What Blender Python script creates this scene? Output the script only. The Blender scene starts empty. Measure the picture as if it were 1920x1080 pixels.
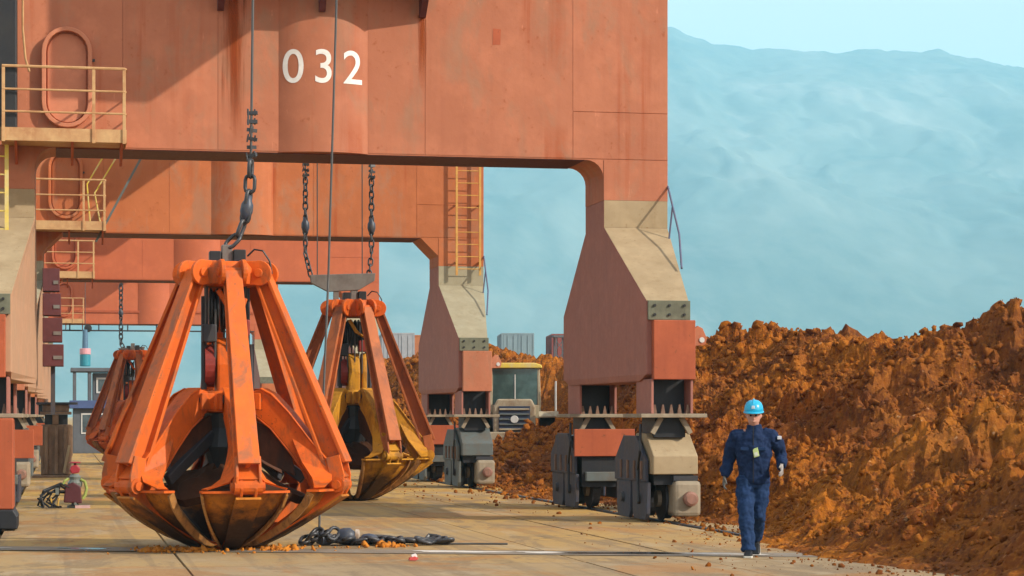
import bpy, math, random
import numpy as np
from mathutils import Vector, Matrix

R = math.radians
rnd = random.Random(7)
scn = bpy.context.scene
col = scn.collection

# ------------------------------------------------------------------ camera, sky, sun, exposure
cam_d = bpy.data.cameras.new('camera')
cam = bpy.data.objects.new('camera', cam_d)
col.objects.link(cam)
cam.location = (0, 0, 1.625)
cam.rotation_euler = (R(90), 0, R(-11.35))
cam_d.sensor_width = 36
cam_d.lens = 78.75
cam_d.shift_y = 0.125
cam_d.clip_start = 0.1
cam_d.clip_end = 30000
scn.camera = cam

SUN_AZ, SUN_EL = 54.0, 31.0          # azimuth counted from behind the camera (-Y) towards +X
sun_vec = Vector((math.sin(R(SUN_AZ)) * math.cos(R(SUN_EL)), -math.cos(R(SUN_AZ)) * math.cos(R(SUN_EL)), math.sin(R(SUN_EL))))
world = bpy.data.worlds.new('World')
scn.world = world
world.use_nodes = True
wn = world.node_tree
bg = wn.nodes['Background']
sky = wn.nodes.new('ShaderNodeTexSky')
sky.sky_type = 'NISHITA'
sky.sun_disc = False
sky.sun_elevation = R(SUN_EL)
sky.sun_rotation = math.atan2(sun_vec.x, sun_vec.y)
sky.air_density = 1.0
sky.dust_density = 1.5
sky.ozone_density = 1.0
# a thin even veil of bright cloud over the whole sky
veil = wn.nodes.new('ShaderNodeMix')
veil.data_type = 'RGBA'
veil.inputs[0].default_value = 0.42
veil.inputs[7].default_value = (10.6, 9.9, 9.6, 1)
wn.links.new(sky.outputs[0], veil.inputs[6])
wn.links.new(veil.outputs[2], bg.inputs[0])
bg.inputs[1].default_value = 0.15
sun_d = bpy.data.lights.new('sun', 'SUN')
sun_d.energy = 5.0
sun_d.angle = R(0.6)
sun_d.color = (1.0, 0.93, 0.82)
sun = bpy.data.objects.new('sun', sun_d)
col.objects.link(sun)
sun.rotation_euler = sun_vec.to_track_quat('Z', 'Y').to_euler()
vs = scn.view_settings
vs.view_transform = 'Standard'
vs.look = 'None'
vs.exposure = 0.24
vs.gamma = 1.0
scn.cycles.use_denoising = True
scn.cycles.max_bounces = 12
scn.cycles.volume_bounces = 8

# ------------------------------------------------------------------ mesh helpers
class MB:
    def __init__(s):
        s.v = []; s.f = []
    def add(s, vs, fs):
        n = len(s.v)
        s.v += [tuple(p) for p in vs]
        s.f += [tuple(i + n for i in q) for q in fs]
        return s
    def box(s, x0, x1, y0, y1, z0, z1):
        return s.add([(x0,y0,z0),(x1,y0,z0),(x1,y1,z0),(x0,y1,z0),(x0,y0,z1),(x1,y0,z1),(x1,y1,z1),(x0,y1,z1)],
                     [(3,2,1,0),(4,5,6,7),(0,1,5,4),(1,2,6,5),(2,3,7,6),(3,0,4,7)])
    def hexa(s, bot, top):
        """bot/top: four corners each, same order (counter-clockwise from above)"""
        return s.add(list(bot) + list(top), [(3,2,1,0),(4,5,6,7),(0,1,5,4),(1,2,6,5),(2,3,7,6),(3,0,4,7)])
    def prism(s, poly, a, b, axis='y'):
        """extrude a 2-D polygon; axis y: poly=(x,z); x: poly=(y,z); z: poly=(x,y)"""
        n = len(poly)
        def P(p, t):
            return {'y': (p[0], t, p[1]), 'x': (t, p[0], p[1]), 'z': (p[0], p[1], t)}[axis]
        v = [P(p, a) for p in poly] + [P(p, b) for p in poly]
        f = [tuple(range(n)), tuple(range(2*n-1, n-1, -1))]
        f += [(i, i + n, (i+1) % n + n, (i+1) % n) for i in range(n)]
        return s.add(v, f)
    def cyl(s, p0, p1, r0, r1=None, n=14, caps=True):
        p0 = Vector(p0); p1 = Vector(p1); r1 = r0 if r1 is None else r1
        d = (p1 - p0).normalized()
        a = d.orthogonal().normalized(); b = d.cross(a)
        v = []
        for p, r in ((p0, r0), (p1, r1)):
            for i in range(n):
                t = 2*math.pi*i/n
                v.append(p + a*(r*math.cos(t)) + b*(r*math.sin(t)))
        f = [(i, (i+1) % n, (i+1) % n + n, i + n) for i in range(n)]
        if caps:
            f += [tuple(range(n-1, -1, -1)), tuple(range(n, 2*n))]
        return s.add(v, f)
    def tube(s, pts, r, n=8):
        pts = [Vector(p) for p in pts]
        rs = r if isinstance(r, (list, tuple)) else [r]*len(pts)
        v = []; m = len(pts); prev = None
        for i, p in enumerate(pts):
            d = (pts[min(i+1, m-1)] - pts[max(i-1, 0)]).normalized()
            if prev is None:
                a = d.orthogonal().normalized()
            else:
                a = (prev - d*prev.dot(d))
                a = a.normalized() if a.length > 1e-6 else d.orthogonal().normalized()
            prev = a; b = d.cross(a)
            for k in range(n):
                t = 2*math.pi*k/n
                v.append(p + a*(rs[i]*math.cos(t)) + b*(rs[i]*math.sin(t)))
        f = []
        for i in range(m-1):
            for k in range(n):
                f.append((i*n+k, i*n+(k+1) % n, (i+1)*n+(k+1) % n, (i+1)*n+k))
        f += [tuple(range(n-1, -1, -1)), tuple(range((m-1)*n, m*n))]
        return s.add(v, f)
    def bar(s, p0, p1, w, t, up=(0, 0, 1), w1=None, t1=None):
        """rectangular bar, width w across, thickness t along 'up'"""
        p0 = Vector(p0); p1 = Vector(p1); d = (p1-p0).normalized()
        side = d.cross(Vector(up)).normalized(); u = side.cross(d)
        w1 = w if w1 is None else w1; t1 = t if t1 is None else t1
        v = []
        for p, ww, tt in ((p0, w, t), (p1, w1, t1)):
            for a, b in ((-1,-1),(1,-1),(1,1),(-1,1)):
                v.append(p + side*(a*ww/2) + u*(b*tt/2))
        return s.add(v, [(0,1,2,3),(7,6,5,4),(0,4,5,1),(1,5,6,2),(2,6,7,3),(3,7,4,0)])
    def lathe(s, prof, c=(0,0,0), axis='z', n=20):
        m = len(prof); v = []
        for r, h in prof:
            for k in range(n):
                t = 2*math.pi*k/n
                a, b = r*math.cos(t), r*math.sin(t)
                p = {'z': (a, b, h), 'y': (a, h, b), 'x': (h, a, b)}[axis]
                v.append((p[0]+c[0], p[1]+c[1], p[2]+c[2]))
        f = []
        for i in range(m-1):
            for k in range(n):
                f.append((i*n+k, i*n+(k+1) % n, (i+1)*n+(k+1) % n, (i+1)*n+k))
        f += [tuple(range(n-1, -1, -1)), tuple(range((m-1)*n, m*n))]
        return s.add(v, f)
    def mesh(s, name):
        me = bpy.data.meshes.new(name)
        me.from_pydata(s.v, [], s.f)
        import bmesh
        bm = bmesh.new(); bm.from_mesh(me)
        bmesh.ops.recalc_face_normals(bm, faces=bm.faces)
        bm.to_mesh(me); bm.free()
        return me
    def build(s, name, mat, parent=None, bevel=0.0, smooth=False):
        return link(name, s.mesh(name), mat, parent, bevel, smooth)

def link(name, me, mat, parent=None, bevel=0.0, smooth=False):
    if mat and not me.materials:
        me.materials.append(mat)
    o = bpy.data.objects.new(name, me)
    col.objects.link(o)
    o.parent = parent
    if smooth:
        me.polygons.foreach_set('use_smooth', [True]*len(me.polygons))
        me.update()
    if bevel:
        b = o.modifiers.new('bevel', 'BEVEL')
        b.width = bevel; b.segments = 2; b.limit_method = 'ANGLE'; b.angle_limit = R(35)
    return o

def smooth_by_angle(o, ang=40):
    me = o.data
    me.polygons.foreach_set('use_smooth', [True]*len(me.polygons))
    try:
        me.set_sharp_from_angle(angle=R(ang))
    except Exception:
        pass
    return o

def tag(o, label=None, cat=None, group=None, kind=None):
    if label: o['label'] = label
    if cat: o['category'] = cat
    if group: o['group'] = group
    if kind: o['kind'] = kind
    return o

def empty(name, loc=(0,0,0), rz=0, parent=None):
    o = bpy.data.objects.new(name, None)
    col.objects.link(o)
    o.location = loc; o.rotation_euler = (0, 0, rz); o.parent = parent
    o.empty_display_size = 0.2
    return o

# ------------------------------------------------------------------ material helpers
def mat_new(name):
    m = bpy.data.materials.new(name)
    m.use_nodes = True
    nt = m.node_tree
    return m, nt, nt.nodes['Principled BSDF']

def N(nt, typ, **kw):
    n = nt.nodes.new(typ)
    for k, v in kw.items():
        setattr(n, k, v)
    return n

def mixc(nt, fac, a, b):
    n = nt.nodes.new('ShaderNodeMix'); n.data_type = 'RGBA'
    for sock, val in ((n.inputs[0], fac), (n.inputs[6], a), (n.inputs[7], b)):
        if isinstance(val, (int, float)): sock.default_value = val
        elif isinstance(val, tuple): sock.default_value = (*val[:3], 1)
        else: nt.links.new(val, sock)
    return n.outputs[2]

def noise(nt, vec, scale, detail=4, rough=0.55, dist=0.0):
    n = nt.nodes.new('ShaderNodeTexNoise')
    n.inputs['Scale'].default_value = scale
    n.inputs['Detail'].default_value = detail
    n.inputs['Roughness'].default_value = rough
    n.inputs['Distortion'].default_value = dist
    nt.links.new(vec, n.inputs['Vector'])
    return n.outputs[0]

def ramp(nt, fac, lo, hi):
    n = nt.nodes.new('ShaderNodeMapRange')
    n.inputs[1].default_value = lo; n.inputs[2].default_value = hi
    n.clamp = True
    nt.links.new(fac, n.inputs[0])
    return n.outputs[0]

def mapping(nt, vec, scale):
    n = nt.nodes.new('ShaderNodeMapping')
    n.inputs['Scale'].default_value = scale
    nt.links.new(vec, n.inputs['Vector'])
    return n.outputs[0]

def mathn(nt, op, a, b):
    n = nt.nodes.new('ShaderNodeMath'); n.operation = op
    for i, v in enumerate((a, b)):
        if isinstance(v, (int, float)): n.inputs[i].default_value = v
        else: nt.links.new(v, n.inputs[i])
    return n.outputs[0]

def bump(nt, height, strength, dist, bsdf):
    n = nt.nodes.new('ShaderNodeBump')
    n.inputs['Strength'].default_value = strength
    n.inputs['Distance'].default_value = dist
    nt.links.new(height, n.inputs['Height'])
    nt.links.new(n.outputs[0], bsdf.inputs['Normal'])

def paint(name, base, dirt, streak=0.5, patch=0.4, rough=0.55, spec=0.3, scale=1.0, rust=None, rust_amt=0.0, metallic=0.0, runs=None, grime=None, grime_amt=0.0, tone=0.0, low_dark=None):
    """weathered paint: slow tone patches, vertical run-off streaks, specks of rust"""
    m, nt, b = mat_new(name)
    pos = N(nt, 'ShaderNodeNewGeometry').outputs['Position']
    st = noise(nt, mapping(nt, pos, (4.5*scale, 4.5*scale, 0.22*scale)), 1.0, 5, 0.6)
    pa = noise(nt, pos, 0.9*scale, 5, 0.6)
    sp = noise(nt, pos, 9.0*scale, 5, 0.65)
    c = mixc(nt, mathn(nt, 'MULTIPLY', ramp(nt, pa, 0.40, 0.70), patch), base, dirt)
    c = mixc(nt, mathn(nt, 'MULTIPLY', ramp(nt, st, 0.52, 0.72), streak), c, dirt)
    light = tuple(min(1, x*1.22 + 0.002) for x in base)
    c = mixc(nt, mathn(nt, 'MULTIPLY', ramp(nt, noise(nt, pos, 2.3*scale, 4, 0.6), 0.48, 0.7), 0.5), c, light)
    if rust:
        rm = mathn(nt, 'MULTIPLY', ramp(nt, sp, 0.60, 0.68), ramp(nt, noise(nt, pos, 1.7*scale, 3, 0.5), 0.42, 0.62))
        c = mixc(nt, mathn(nt, 'MULTIPLY', rm, rust_amt), c, rust)
    if runs:
        rn = noise(nt, mapping(nt, pos, (2.6*scale, 2.6*scale, 0.10*scale)), 1.0, 5, 0.62)
        rk = mathn(nt, 'MULTIPLY', ramp(nt, rn, 0.56, 0.67), ramp(nt, noise(nt, pos, 0.45*scale, 3, 0.5), 0.38, 0.60))
        c = mixc(nt, mathn(nt, 'MULTIPLY', rk, 0.8), c, runs)
    if grime:
        gm_ = ramp(nt, noise(nt, mapping(nt, pos, (1.5*scale, 1.5*scale, 0.7*scale)), 1.0, 7, 0.68, 0.6), 0.50, 0.64)
        c = mixc(nt, mathn(nt, 'MULTIPLY', gm_, grime_amt), c, grime)
        sc_ = ramp(nt, noise(nt, mapping(nt, pos, (9*scale, 9*scale, 2.2*scale)), 1.0, 4, 0.7), 0.66, 0.72)
        c = mixc(nt, mathn(nt, 'MULTIPLY', sc_, 0.55), c, tuple(min(1, x*1.35+.02) for x in base))
    if low_dark:  # darker towards the bottom, with a ragged upper edge
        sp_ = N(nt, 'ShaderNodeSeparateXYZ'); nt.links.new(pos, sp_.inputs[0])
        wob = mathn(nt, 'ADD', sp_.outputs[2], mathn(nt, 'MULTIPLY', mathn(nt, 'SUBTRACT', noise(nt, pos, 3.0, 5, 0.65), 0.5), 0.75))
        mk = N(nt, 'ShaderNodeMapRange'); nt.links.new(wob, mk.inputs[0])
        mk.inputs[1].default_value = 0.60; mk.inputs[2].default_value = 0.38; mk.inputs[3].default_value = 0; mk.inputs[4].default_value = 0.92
        c = mixc(nt, mk.outputs[0], c, low_dark)
    if tone:
        oi = N(nt, 'ShaderNodeObjectInfo')
        hv = N(nt, 'ShaderNodeHueSaturation')
        mr = N(nt, 'ShaderNodeMapRange'); nt.links.new(oi.outputs['Random'], mr.inputs[0])
        mr.inputs[3].default_value = 1-tone; mr.inputs[4].default_value = 1+tone
        nt.links.new(mr.outputs[0], hv.inputs['Value']); nt.links.new(c, hv.inputs['Color'])
        c = hv.outputs[0]
    nt.links.new(c, b.inputs['Base Color'])
    nt.links.new(mathn(nt, 'ADD', mathn(nt, 'MULTIPLY', sp, 0.35), rough - 0.17), b.inputs['Roughness'])
    b.inputs['Specular IOR Level'].default_value = spec
    b.inputs['Metallic'].default_value = metallic
    if runs:
        bw = noise(nt, mapping(nt, pos, (1.1, 1.1, 0.8)), 1.0, 2, 0.5)
        bump(nt, mathn(nt, 'ADD', mathn(nt, 'MULTIPLY', sp, 0.10), bw), 0.55, 0.07, b)
    else:
        bump(nt, sp, 0.12, 0.02/scale, b)
    return m

M = {}
RUST = (0.16, 0.055, 0.02)
M['crane'] = paint('crane_paint', (0.430, 0.148, 0.073), (0.327, 0.099, 0.047), 0.45, 0.35, 0.6, 0.25, 1.0, (0.284, 0.065, 0.017), 0.6, runs=(0.344, 0.065, 0.013), grime=(0.310, 0.163, 0.095), grime_amt=0.6, tone=0.08)
M['crane_b'] = paint('crane_paint_orange', (0.430, 0.129, 0.043), (0.344, 0.095, 0.030), 0.5, 0.4, 0.6, 0.25, 1.0, (0.284, 0.065, 0.017), 0.5, runs=(0.344, 0.065, 0.013), grime=(0.310, 0.163, 0.095), grime_amt=0.6, tone=0.08)
M['crane_c'] = paint('crane_paint_far', (0.447, 0.116, 0.047), (0.361, 0.086, 0.039), 0.4, 0.4, 0.6, 0.25)
M['crane_red'] = paint('crane_paint_red', (0.370, 0.084, 0.031), (0.246, 0.053, 0.022), 0.6, 0.5, 0.55, 0.25, 1.5, RUST, 0.8)
M['leg_side'] = paint('leg_side_paint', (0.331, 0.129, 0.092), (0.248, 0.101, 0.078), 0.7, 0.4, 0.6, 0.25, 1.3)
M['tan'] = paint('dusty_tan_paint', (0.352, 0.260, 0.152), (0.264, 0.184, 0.100), 0.6, 0.6, 0.75, 0.15, 1.6, (0.192, 0.104, 0.048), 0.6)
M['tan_b'] = paint('dusty_grey_tan_paint', (0.323, 0.281, 0.187), (0.255, 0.204, 0.119), 0.6, 0.6, 0.75, 0.15, 1.6)
M['bolt_plate'] = paint('grey_green_steel', (0.15, 0.15, 0.10), (0.08, 0.07, 0.05), 0.5, 0.6, 0.7, 0.2, 3.0)
M['dark'] = paint('dark_grease_steel', (0.032, 0.032, 0.038), (0.06, 0.045, 0.03), 0.4, 0.5, 0.55, 0.35, 3.0)
M['black'] = paint('black_steel', (0.012, 0.012, 0.014), (0.035, 0.028, 0.02), 0.3, 0.4, 0.5, 0.4, 3.0)
M['steel_blue'] = paint('blue_grey_bogie_paint', (0.040, 0.045, 0.065), (0.075, 0.055, 0.04), 0.5, 0.6, 0.6, 0.3, 2.0, RUST, 0.6, grime=(0.11, 0.075, 0.045), grime_amt=0.5)
M['grey_teal'] = paint('grey_teal_bogie_paint', (0.105, 0.125, 0.12), (0.11, 0.085, 0.06), 0.5, 0.5, 0.6, 0.3, 2.0, RUST, 0.6, grime=(0.13, 0.085, 0.05), grime_amt=0.5)
M['gusset'] = paint('dusty_gusset', (0.20, 0.115, 0.075), (0.09, 0.05, 0.035), 0.4, 0.7, 0.7, 0.2, 3.0)
M['motor'] = paint('dusty_motor_paint', (0.306, 0.246, 0.170), (0.187, 0.136, 0.085), 0.4, 0.7, 0.7, 0.2, 3.0)
M['disc'] = paint('pink_rust_disc', (0.28, 0.135, 0.095), (0.17, 0.09, 0.06), 0.3, 0.8, 0.65, 0.25, 6.0, grime=(0.16, 0.10, 0.06), grime_amt=.7)
M['rail_y'] = paint('yellow_rail_paint', (0.55, 0.30, 0.07), (0.42, 0.18, 0.05), 0.3, 0.6, 0.6, 0.25, 4.0)
M['rail_tan'] = paint('tan_rail_paint', (0.495, 0.297, 0.135), (0.360, 0.153, 0.063), 0.3, 0.7, 0.6, 0.25, 4.0)
M['yellow'] = paint('ladder_yellow', (0.62, 0.44, 0.05), (0.5, 0.45, 0.35), 0.3, 0.7, 0.6, 0.25, 3.0)
M['rail_blue'] = paint('blue_grey_handrail', (0.10, 0.11, 0.18), (0.15, 0.10, 0.08), 0.3, 0.6, 0.6, 0.25, 4.0)
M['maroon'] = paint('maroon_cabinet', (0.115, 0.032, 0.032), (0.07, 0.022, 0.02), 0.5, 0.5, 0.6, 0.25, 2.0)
M['white'] = paint('number_white', (0.78, 0.74, 0.68), (0.58, 0.47, 0.40), 0.3, 0.5, 0.7, 0.2, 3.0)
M['door'] = paint('manhole_door_paint', (0.52, 0.19, 0.10), (0.40, 0.14, 0.07), 0.4, 0.4, 0.6, 0.25, 2.0)
M['deck'] = paint('deck_grey', (0.18, 0.16, 0.14), (0.12, 0.08, 0.05), 0.3, 0.5, 0.7, 0.2, 2.0)
# grabs
M['grab_o'] = paint('grab_orange', (0.60, 0.105, 0.008), (0.40, 0.065, 0.010), 0.4, 0.5, 0.55, 0.22, 2.6, (0.10, 0.035, 0.015), 0.85, grime=(0.17, 0.062, 0.022), grime_amt=0.7, tone=.08)
M['grab_strut'] = paint('grab_strut_orange', (0.60, 0.115, 0.012), (0.46, 0.085, 0.018), 0.45, 0.45, 0.55, 0.22, 2.0, (0.16, 0.07, 0.035), 0.85, grime=(0.21, 0.095, 0.05), grime_amt=0.75, tone=.08)
M['grab_y'] = paint('grab_shell_ochre', (0.46, 0.155, 0.010), (0.26, 0.080, 0.010), 0.7, 0.6, 0.6, 0.22, 2.6, (0.07, 0.03, 0.012), 0.9, grime=(0.09, 0.035, 0.014), grime_amt=0.75, low_dark=(0.018, 0.010, 0.007))
M['grab_y2'] = paint('grab_yellow_shell', (0.52, 0.24, 0.014), (0.38, 0.13, 0.014), 0.5, 0.5, 0.6, 0.22, 2.6, (0.12, 0.045, 0.015), 0.85, grime=(0.15, 0.06, 0.016), grime_amt=0.7, low_dark=(0.04, 0.02, 0.010))
M['grab_brown'] = paint('grab_brown_strut', (0.40, 0.110, 0.030), (0.25, 0.070, 0.028), 0.5, 0.5, 0.6, 0.22, 2.6, (0.34, 0.20, 0.12), 0.6, grime=(0.12, 0.05, 0.03), grime_amt=.6, tone=.12)
M['grab_red'] = paint('sheave_red', (0.25, 0.03, 0.02), (0.08, 0.02, 0.015), 0.3, 0.6, 0.5, 0.3, 4.0)
M['grab_dark'] = paint('grab_dark_inner', (0.10, 0.035, 0.015), (0.04, 0.02, 0.012), 0.4, 0.6, 0.6, 0.3, 3.0, grime=(0.025, 0.018, 0.014), grime_amt=.7)  # dark brown tone for the inner plates, with blacker blotches
M['filler'] = paint('grab_dark_filler', (0.055, 0.022, 0.010), (0.03, 0.014, 0.008), 0.2, 0.6, 0.9, 0.1, 5.0)
M['lip'] = paint('worn_shell_edge', (0.44, 0.20, 0.05), (0.16, 0.07, 0.025), 0.4, 0.7, 0.5, 0.35, 5.0, (0.55, 0.46, 0.36), 0.8, grime=(0.06, 0.03, 0.015), grime_amt=0.7)
M['worn'] = paint('worn_bright_edge', (0.50, 0.42, 0.34), (0.22, 0.12, 0.06), 0.4, 0.8, 0.45, 0.4, 5.0)
M['wire'] = paint('wire_rope', (0.055, 0.052, 0.05), (0.10, 0.08, 0.06), 0.2, 0.5, 0.5, 0.4, 6.0)
M['chain'] = paint('chain_steel', (0.022, 0.022, 0.025), (0.09, 0.08, 0.075), 0.2, 0.5, 0.42, 0.5, 9.0)
M['socket'] = paint('blue_grey_socket', (0.040, 0.050, 0.075), (0.03, 0.03, 0.035), 0.3, 0.6, 0.45, 0.4, 6.0, grime=(0.10, 0.075, 0.05), grime_amt=0.6)
M['spreader'] = paint('grey_spreader_steel', (0.16, 0.14, 0.12), (0.09, 0.06, 0.05), 0.4, 0.6, 0.6, 0.3, 4.0)
M['grey'] = paint('grey_building', (0.10, 0.105, 0.115), (0.07, 0.065, 0.06), 0.5, 0.5, 0.7, 0.2, 1.0)
M['blue_band'] = paint('blue_band_paint', (0.06, 0.09, 0.20), (0.05, 0.06, 0.10), 0.3, 0.5, 0.6, 0.3, 1.0)
M['frame_w'] = paint('pale_window_frame', (0.55, 0.54, 0.50), (0.40, 0.36, 0.30), 0.3, 0.4, 0.6, 0.3, 2.0)

def plain(name, base, rough=0.5, spec=0.4, metallic=0.0):
    return paint(name, base, tuple(x*0.7 for x in base), 0.2, 0.4, rough, spec, 5.0, None, 0, metallic)

def glass_mat(name, tint, rough=0.08):
    m, nt, b = mat_new(name)
    b.inputs['Base Color'].default_value = (*tint, 1)
    b.inputs['Roughness'].default_value = rough
    b.inputs['Specular IOR Level'].default_value = 0.8
    pos = N(nt, 'ShaderNodeNewGeometry').outputs['Position']
    c = mixc(nt, ramp(nt, noise(nt, pos, 3.0, 4), 0.4, 0.7), tint, tuple(x*1.6 + 0.02 for x in tint))
    nt.links.new(c, b.inputs['Base Color'])
    return m
M['glass'] = glass_mat('window_glass', (0.05, 0.07, 0.075))
M['glass_g'] = glass_mat('green_cab_glass', (0.015, 0.05, 0.045))

def ground_mat(name, grey_bias):
    m, nt, b = mat_new(name)
    pos = N(nt, 'ShaderNodeNewGeometry').outputs['Position']
    sep = N(nt, 'ShaderNodeSeparateXYZ'); nt.links.new(pos, sep.inputs[0])
    big = noise(nt, mapping(nt, pos, (0.30, 0.16, 1)), 1.0, 6, 0.62, 0.4)
    mid = noise(nt, pos, 1.4, 6, 0.65)
    fine = noise(nt, pos, 22.0, 5, 0.7)
    concrete = mixc(nt, ramp(nt, mid, 0.35, 0.7), (0.325, 0.225, 0.125), (0.25, 0.168, 0.09))
    dust = mixc(nt, ramp(nt, mid, 0.3, 0.7), (0.44, 0.235, 0.042), (0.47, 0.275, 0.070))
    far = ramp(nt, sep.outputs[1], 20.0, 44.0)                    # more ore dust lies farther down the quay
    amt = mathn(nt, 'ADD', mathn(nt, 'MULTIPLY', far, 0.75), mathn(nt, 'SUBTRACT', ramp(nt, big, 0.30, 0.72), 0.45 + grey_bias))
    n = N(nt, 'ShaderNodeMath', operation='ADD'); n.use_clamp = True
    nt.links.new(amt, n.inputs[0]); n.inputs[1].default_value = 0.12
    c = mixc(nt, n.outputs[0], concrete, dust)
    stain = ramp(nt, noise(nt, mapping(nt, pos, (0.9, 0.30, 1)), 1.0, 7, 0.72, 0.9), 0.50, 0.57)
    c = mixc(nt, mathn(nt, 'MULTIPLY', stain, 0.62), c, (0.17, 0.115, 0.070))
    trk = ramp(nt, noise(nt, mapping(nt, pos, (2.6, 0.05, 1)), 1.0, 3, 0.6, 0.3), 0.54, 0.60)
    palep = ramp(nt, noise(nt, mapping(nt, pos, (0.7, 0.4, 1)), 1.0, 6, 0.7, 0.6), 0.53, 0.62)
    c = mixc(nt, mathn(nt, 'MULTIPLY', palep, 0.5), c, (0.40, 0.31, 0.20))
    c = mixc(nt, mathn(nt, 'MULTIPLY', trk, 0.42), c, (0.17, 0.115, 0.07))
    vo = N(nt, 'ShaderNodeTexVoronoi', feature='DISTANCE_TO_EDGE'); vo.inputs['Scale'].default_value = 0.42
    wv = N(nt, 'ShaderNodeVectorMath', operation='ADD'); nz = N(nt, 'ShaderNodeTexNoise'); nz.inputs['Scale'].default_value = 1.3; nt.links.new(pos, nz.inputs['Vector'])
    nt.links.new(pos, wv.inputs[0]); nt.links.new(nz.outputs[1], wv.inputs[1]); nt.links.new(wv.outputs[0], vo.inputs['Vector'])
    ck = N(nt, 'ShaderNodeMapRange'); nt.links.new(vo.outputs[0], ck.inputs[0]); ck.inputs[1].default_value = 0.0; ck.inputs[2].default_value = 0.012; ck.inputs[3].default_value = 1; ck.inputs[4].default_value = 0
    ckm = mathn(nt, 'MULTIPLY', ck.outputs[0], ramp(nt, big, 0.48, 0.58))
    c = mixc(nt, mathn(nt, 'MULTIPLY', ckm, 0.7), c, (0.10, 0.065, 0.035))
    spk = ramp(nt, noise(nt, pos, 9.0, 4, 0.65), 0.60, 0.68)
    redd = mathn(nt, 'MULTIPLY', ramp(nt, noise(nt, mapping(nt, pos, (0.5, 0.35, 1)), 1.0, 6, 0.7, 0.5), 0.52, 0.60), 0.55)
    c = mixc(nt, redd, c, (0.34, 0.135, 0.030))
    c = mixc(nt, mathn(nt, 'MULTIPLY', spk, 0.6), c, (0.15, 0.075, 0.03))
    c = mixc(nt, mathn(nt, 'MULTIPLY', ramp(nt, fine, 0.35, 0.75), 0.30), c, (0.40, 0.30, 0.18))
    nt.links.new(c, b.inputs['Base Color'])
    b.inputs['Roughness'].default_value = 0.9
    b.inputs['Specular IOR Level'].default_value = 0.12
    bump(nt, mathn(nt, 'ADD', mathn(nt, 'MULTIPLY', mid, 0.6), fine), 0.35, 0.02, b)
    return m
M['ground'] = ground_mat('dusty_concrete', 0.0)
M['slab_front'] = ground_mat('concrete_front', 0.25)
M['soil'] = ground_mat('dusty_yard_soil', -0.2)

def ore_mat(name):
    m, nt, b = mat_new(name)
    pos = N(nt, 'ShaderNodeNewGeometry').outputs['Position']
    big = noise(nt, pos, 0.55, 6, 0.65, 0.5)
    mid = noise(nt, pos, 3.2, 6, 0.7)
    fine = noise(nt, pos, 16.0, 5, 0.7)
    c = mixc(nt, ramp(nt, big, 0.36, 0.66), (0.20, 0.050, 0.007), (0.36, 0.112, 0.010))
    c = mixc(nt, mathn(nt, 'MULTIPLY', ramp(nt, mid, 0.46, 0.60), 0.85), c, (0.105, 0.028, 0.008))
    c = mixc(nt, mathn(nt, 'MULTIPLY', ramp(nt, noise(nt, pos, 6.5, 4, 0.6), 0.54, 0.66), 0.6), c, (0.035, 0.014, 0.008))
    c = mixc(nt, mathn(nt, 'MULTIPLY', ramp(nt, fine, 0.50, 0.66), 0.62), c, (0.52, 0.195, 0.024))
    zone = noise(nt, pos, 0.22, 5, 0.6, 0.8)
    c = mixc(nt, mathn(nt, 'MULTIPLY', ramp(nt, zone, 0.46, 0.60), 0.55), c, (0.115, 0.040, 0.016))
    sepo = N(nt, 'ShaderNodeSeparateXYZ'); nt.links.new(pos, sepo.inputs[0])
    och = mathn(nt, 'MULTIPLY', ramp(nt, noise(nt, pos, 0.5, 5, 0.6, 0.5), 0.54, 0.70), 0.6)
    c = mixc(nt, och, c, (0.36, 0.130, 0.016))
    pale = mathn(nt, 'MULTIPLY', ramp(nt, noise(nt, pos, 7.0, 2, 0.5), 0.71, 0.75), 0.5)
    c = mixc(nt, pale, c, (0.5, 0.30, 0.16))
    nt.links.new(c, b.inputs['Base Color'])
    b.inputs['Roughness'].default_value = 0.95
    b.inputs['Specular IOR Level'].default_value = 0.08
    bump(nt, mathn(nt, 'ADD', mid, fine), 0.6, 0.05, b)
    return m
M['ore'] = ore_mat('iron_ore')

# ------------------------------------------------------------------ numpy noise for terrain
def hash2(ix, iy, seed):
    h = (ix.astype(np.int64)*374761393 + iy.astype(np.int64)*668265263 + seed*974711) & 0x7fffffff
    h = ((h ^ (h >> 13))*1274126177) & 0x7fffffff
    h = h ^ (h >> 16)
    return (h & 0xfffff)/float(0xfffff)

def vnoise(x, y, seed):
    ix = np.floor(x); iy = np.floor(y)
    fx = x - ix; fy = y - iy
    fx = fx*fx*(3-2*fx); fy = fy*fy*(3-2*fy)
    a = hash2(ix, iy, seed); b = hash2(ix+1, iy, seed); c = hash2(ix, iy+1, seed); d = hash2(ix+1, iy+1, seed)
    return a*(1-fx)*(1-fy) + b*fx*(1-fy) + c*(1-fx)*fy + d*fx*fy

def fbm(x, y, seed, octv=5, gain=0.5):
    s = np.zeros_like(x); a = 1.0; t = 0
    for o in range(octv):
        s += a*vnoise(x*2**o + 17.3*o, y*2**o - 9.1*o, seed+o); t += a; a *= gain
    return s/t

def worley(x, y, seed):
    ix = np.floor(x); iy = np.floor(y); best = np.full_like(x, 9.0)
    for dx in (-1, 0, 1):
        for dy in (-1, 0, 1):
            cx = ix+dx; cy = iy+dy
            px = cx + hash2(cx, cy, seed); py = cy + hash2(cx, cy, seed+77)
            best = np.minimum(best, (px-x)**2 + (py-y)**2)
    return np.sqrt(best)

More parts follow.
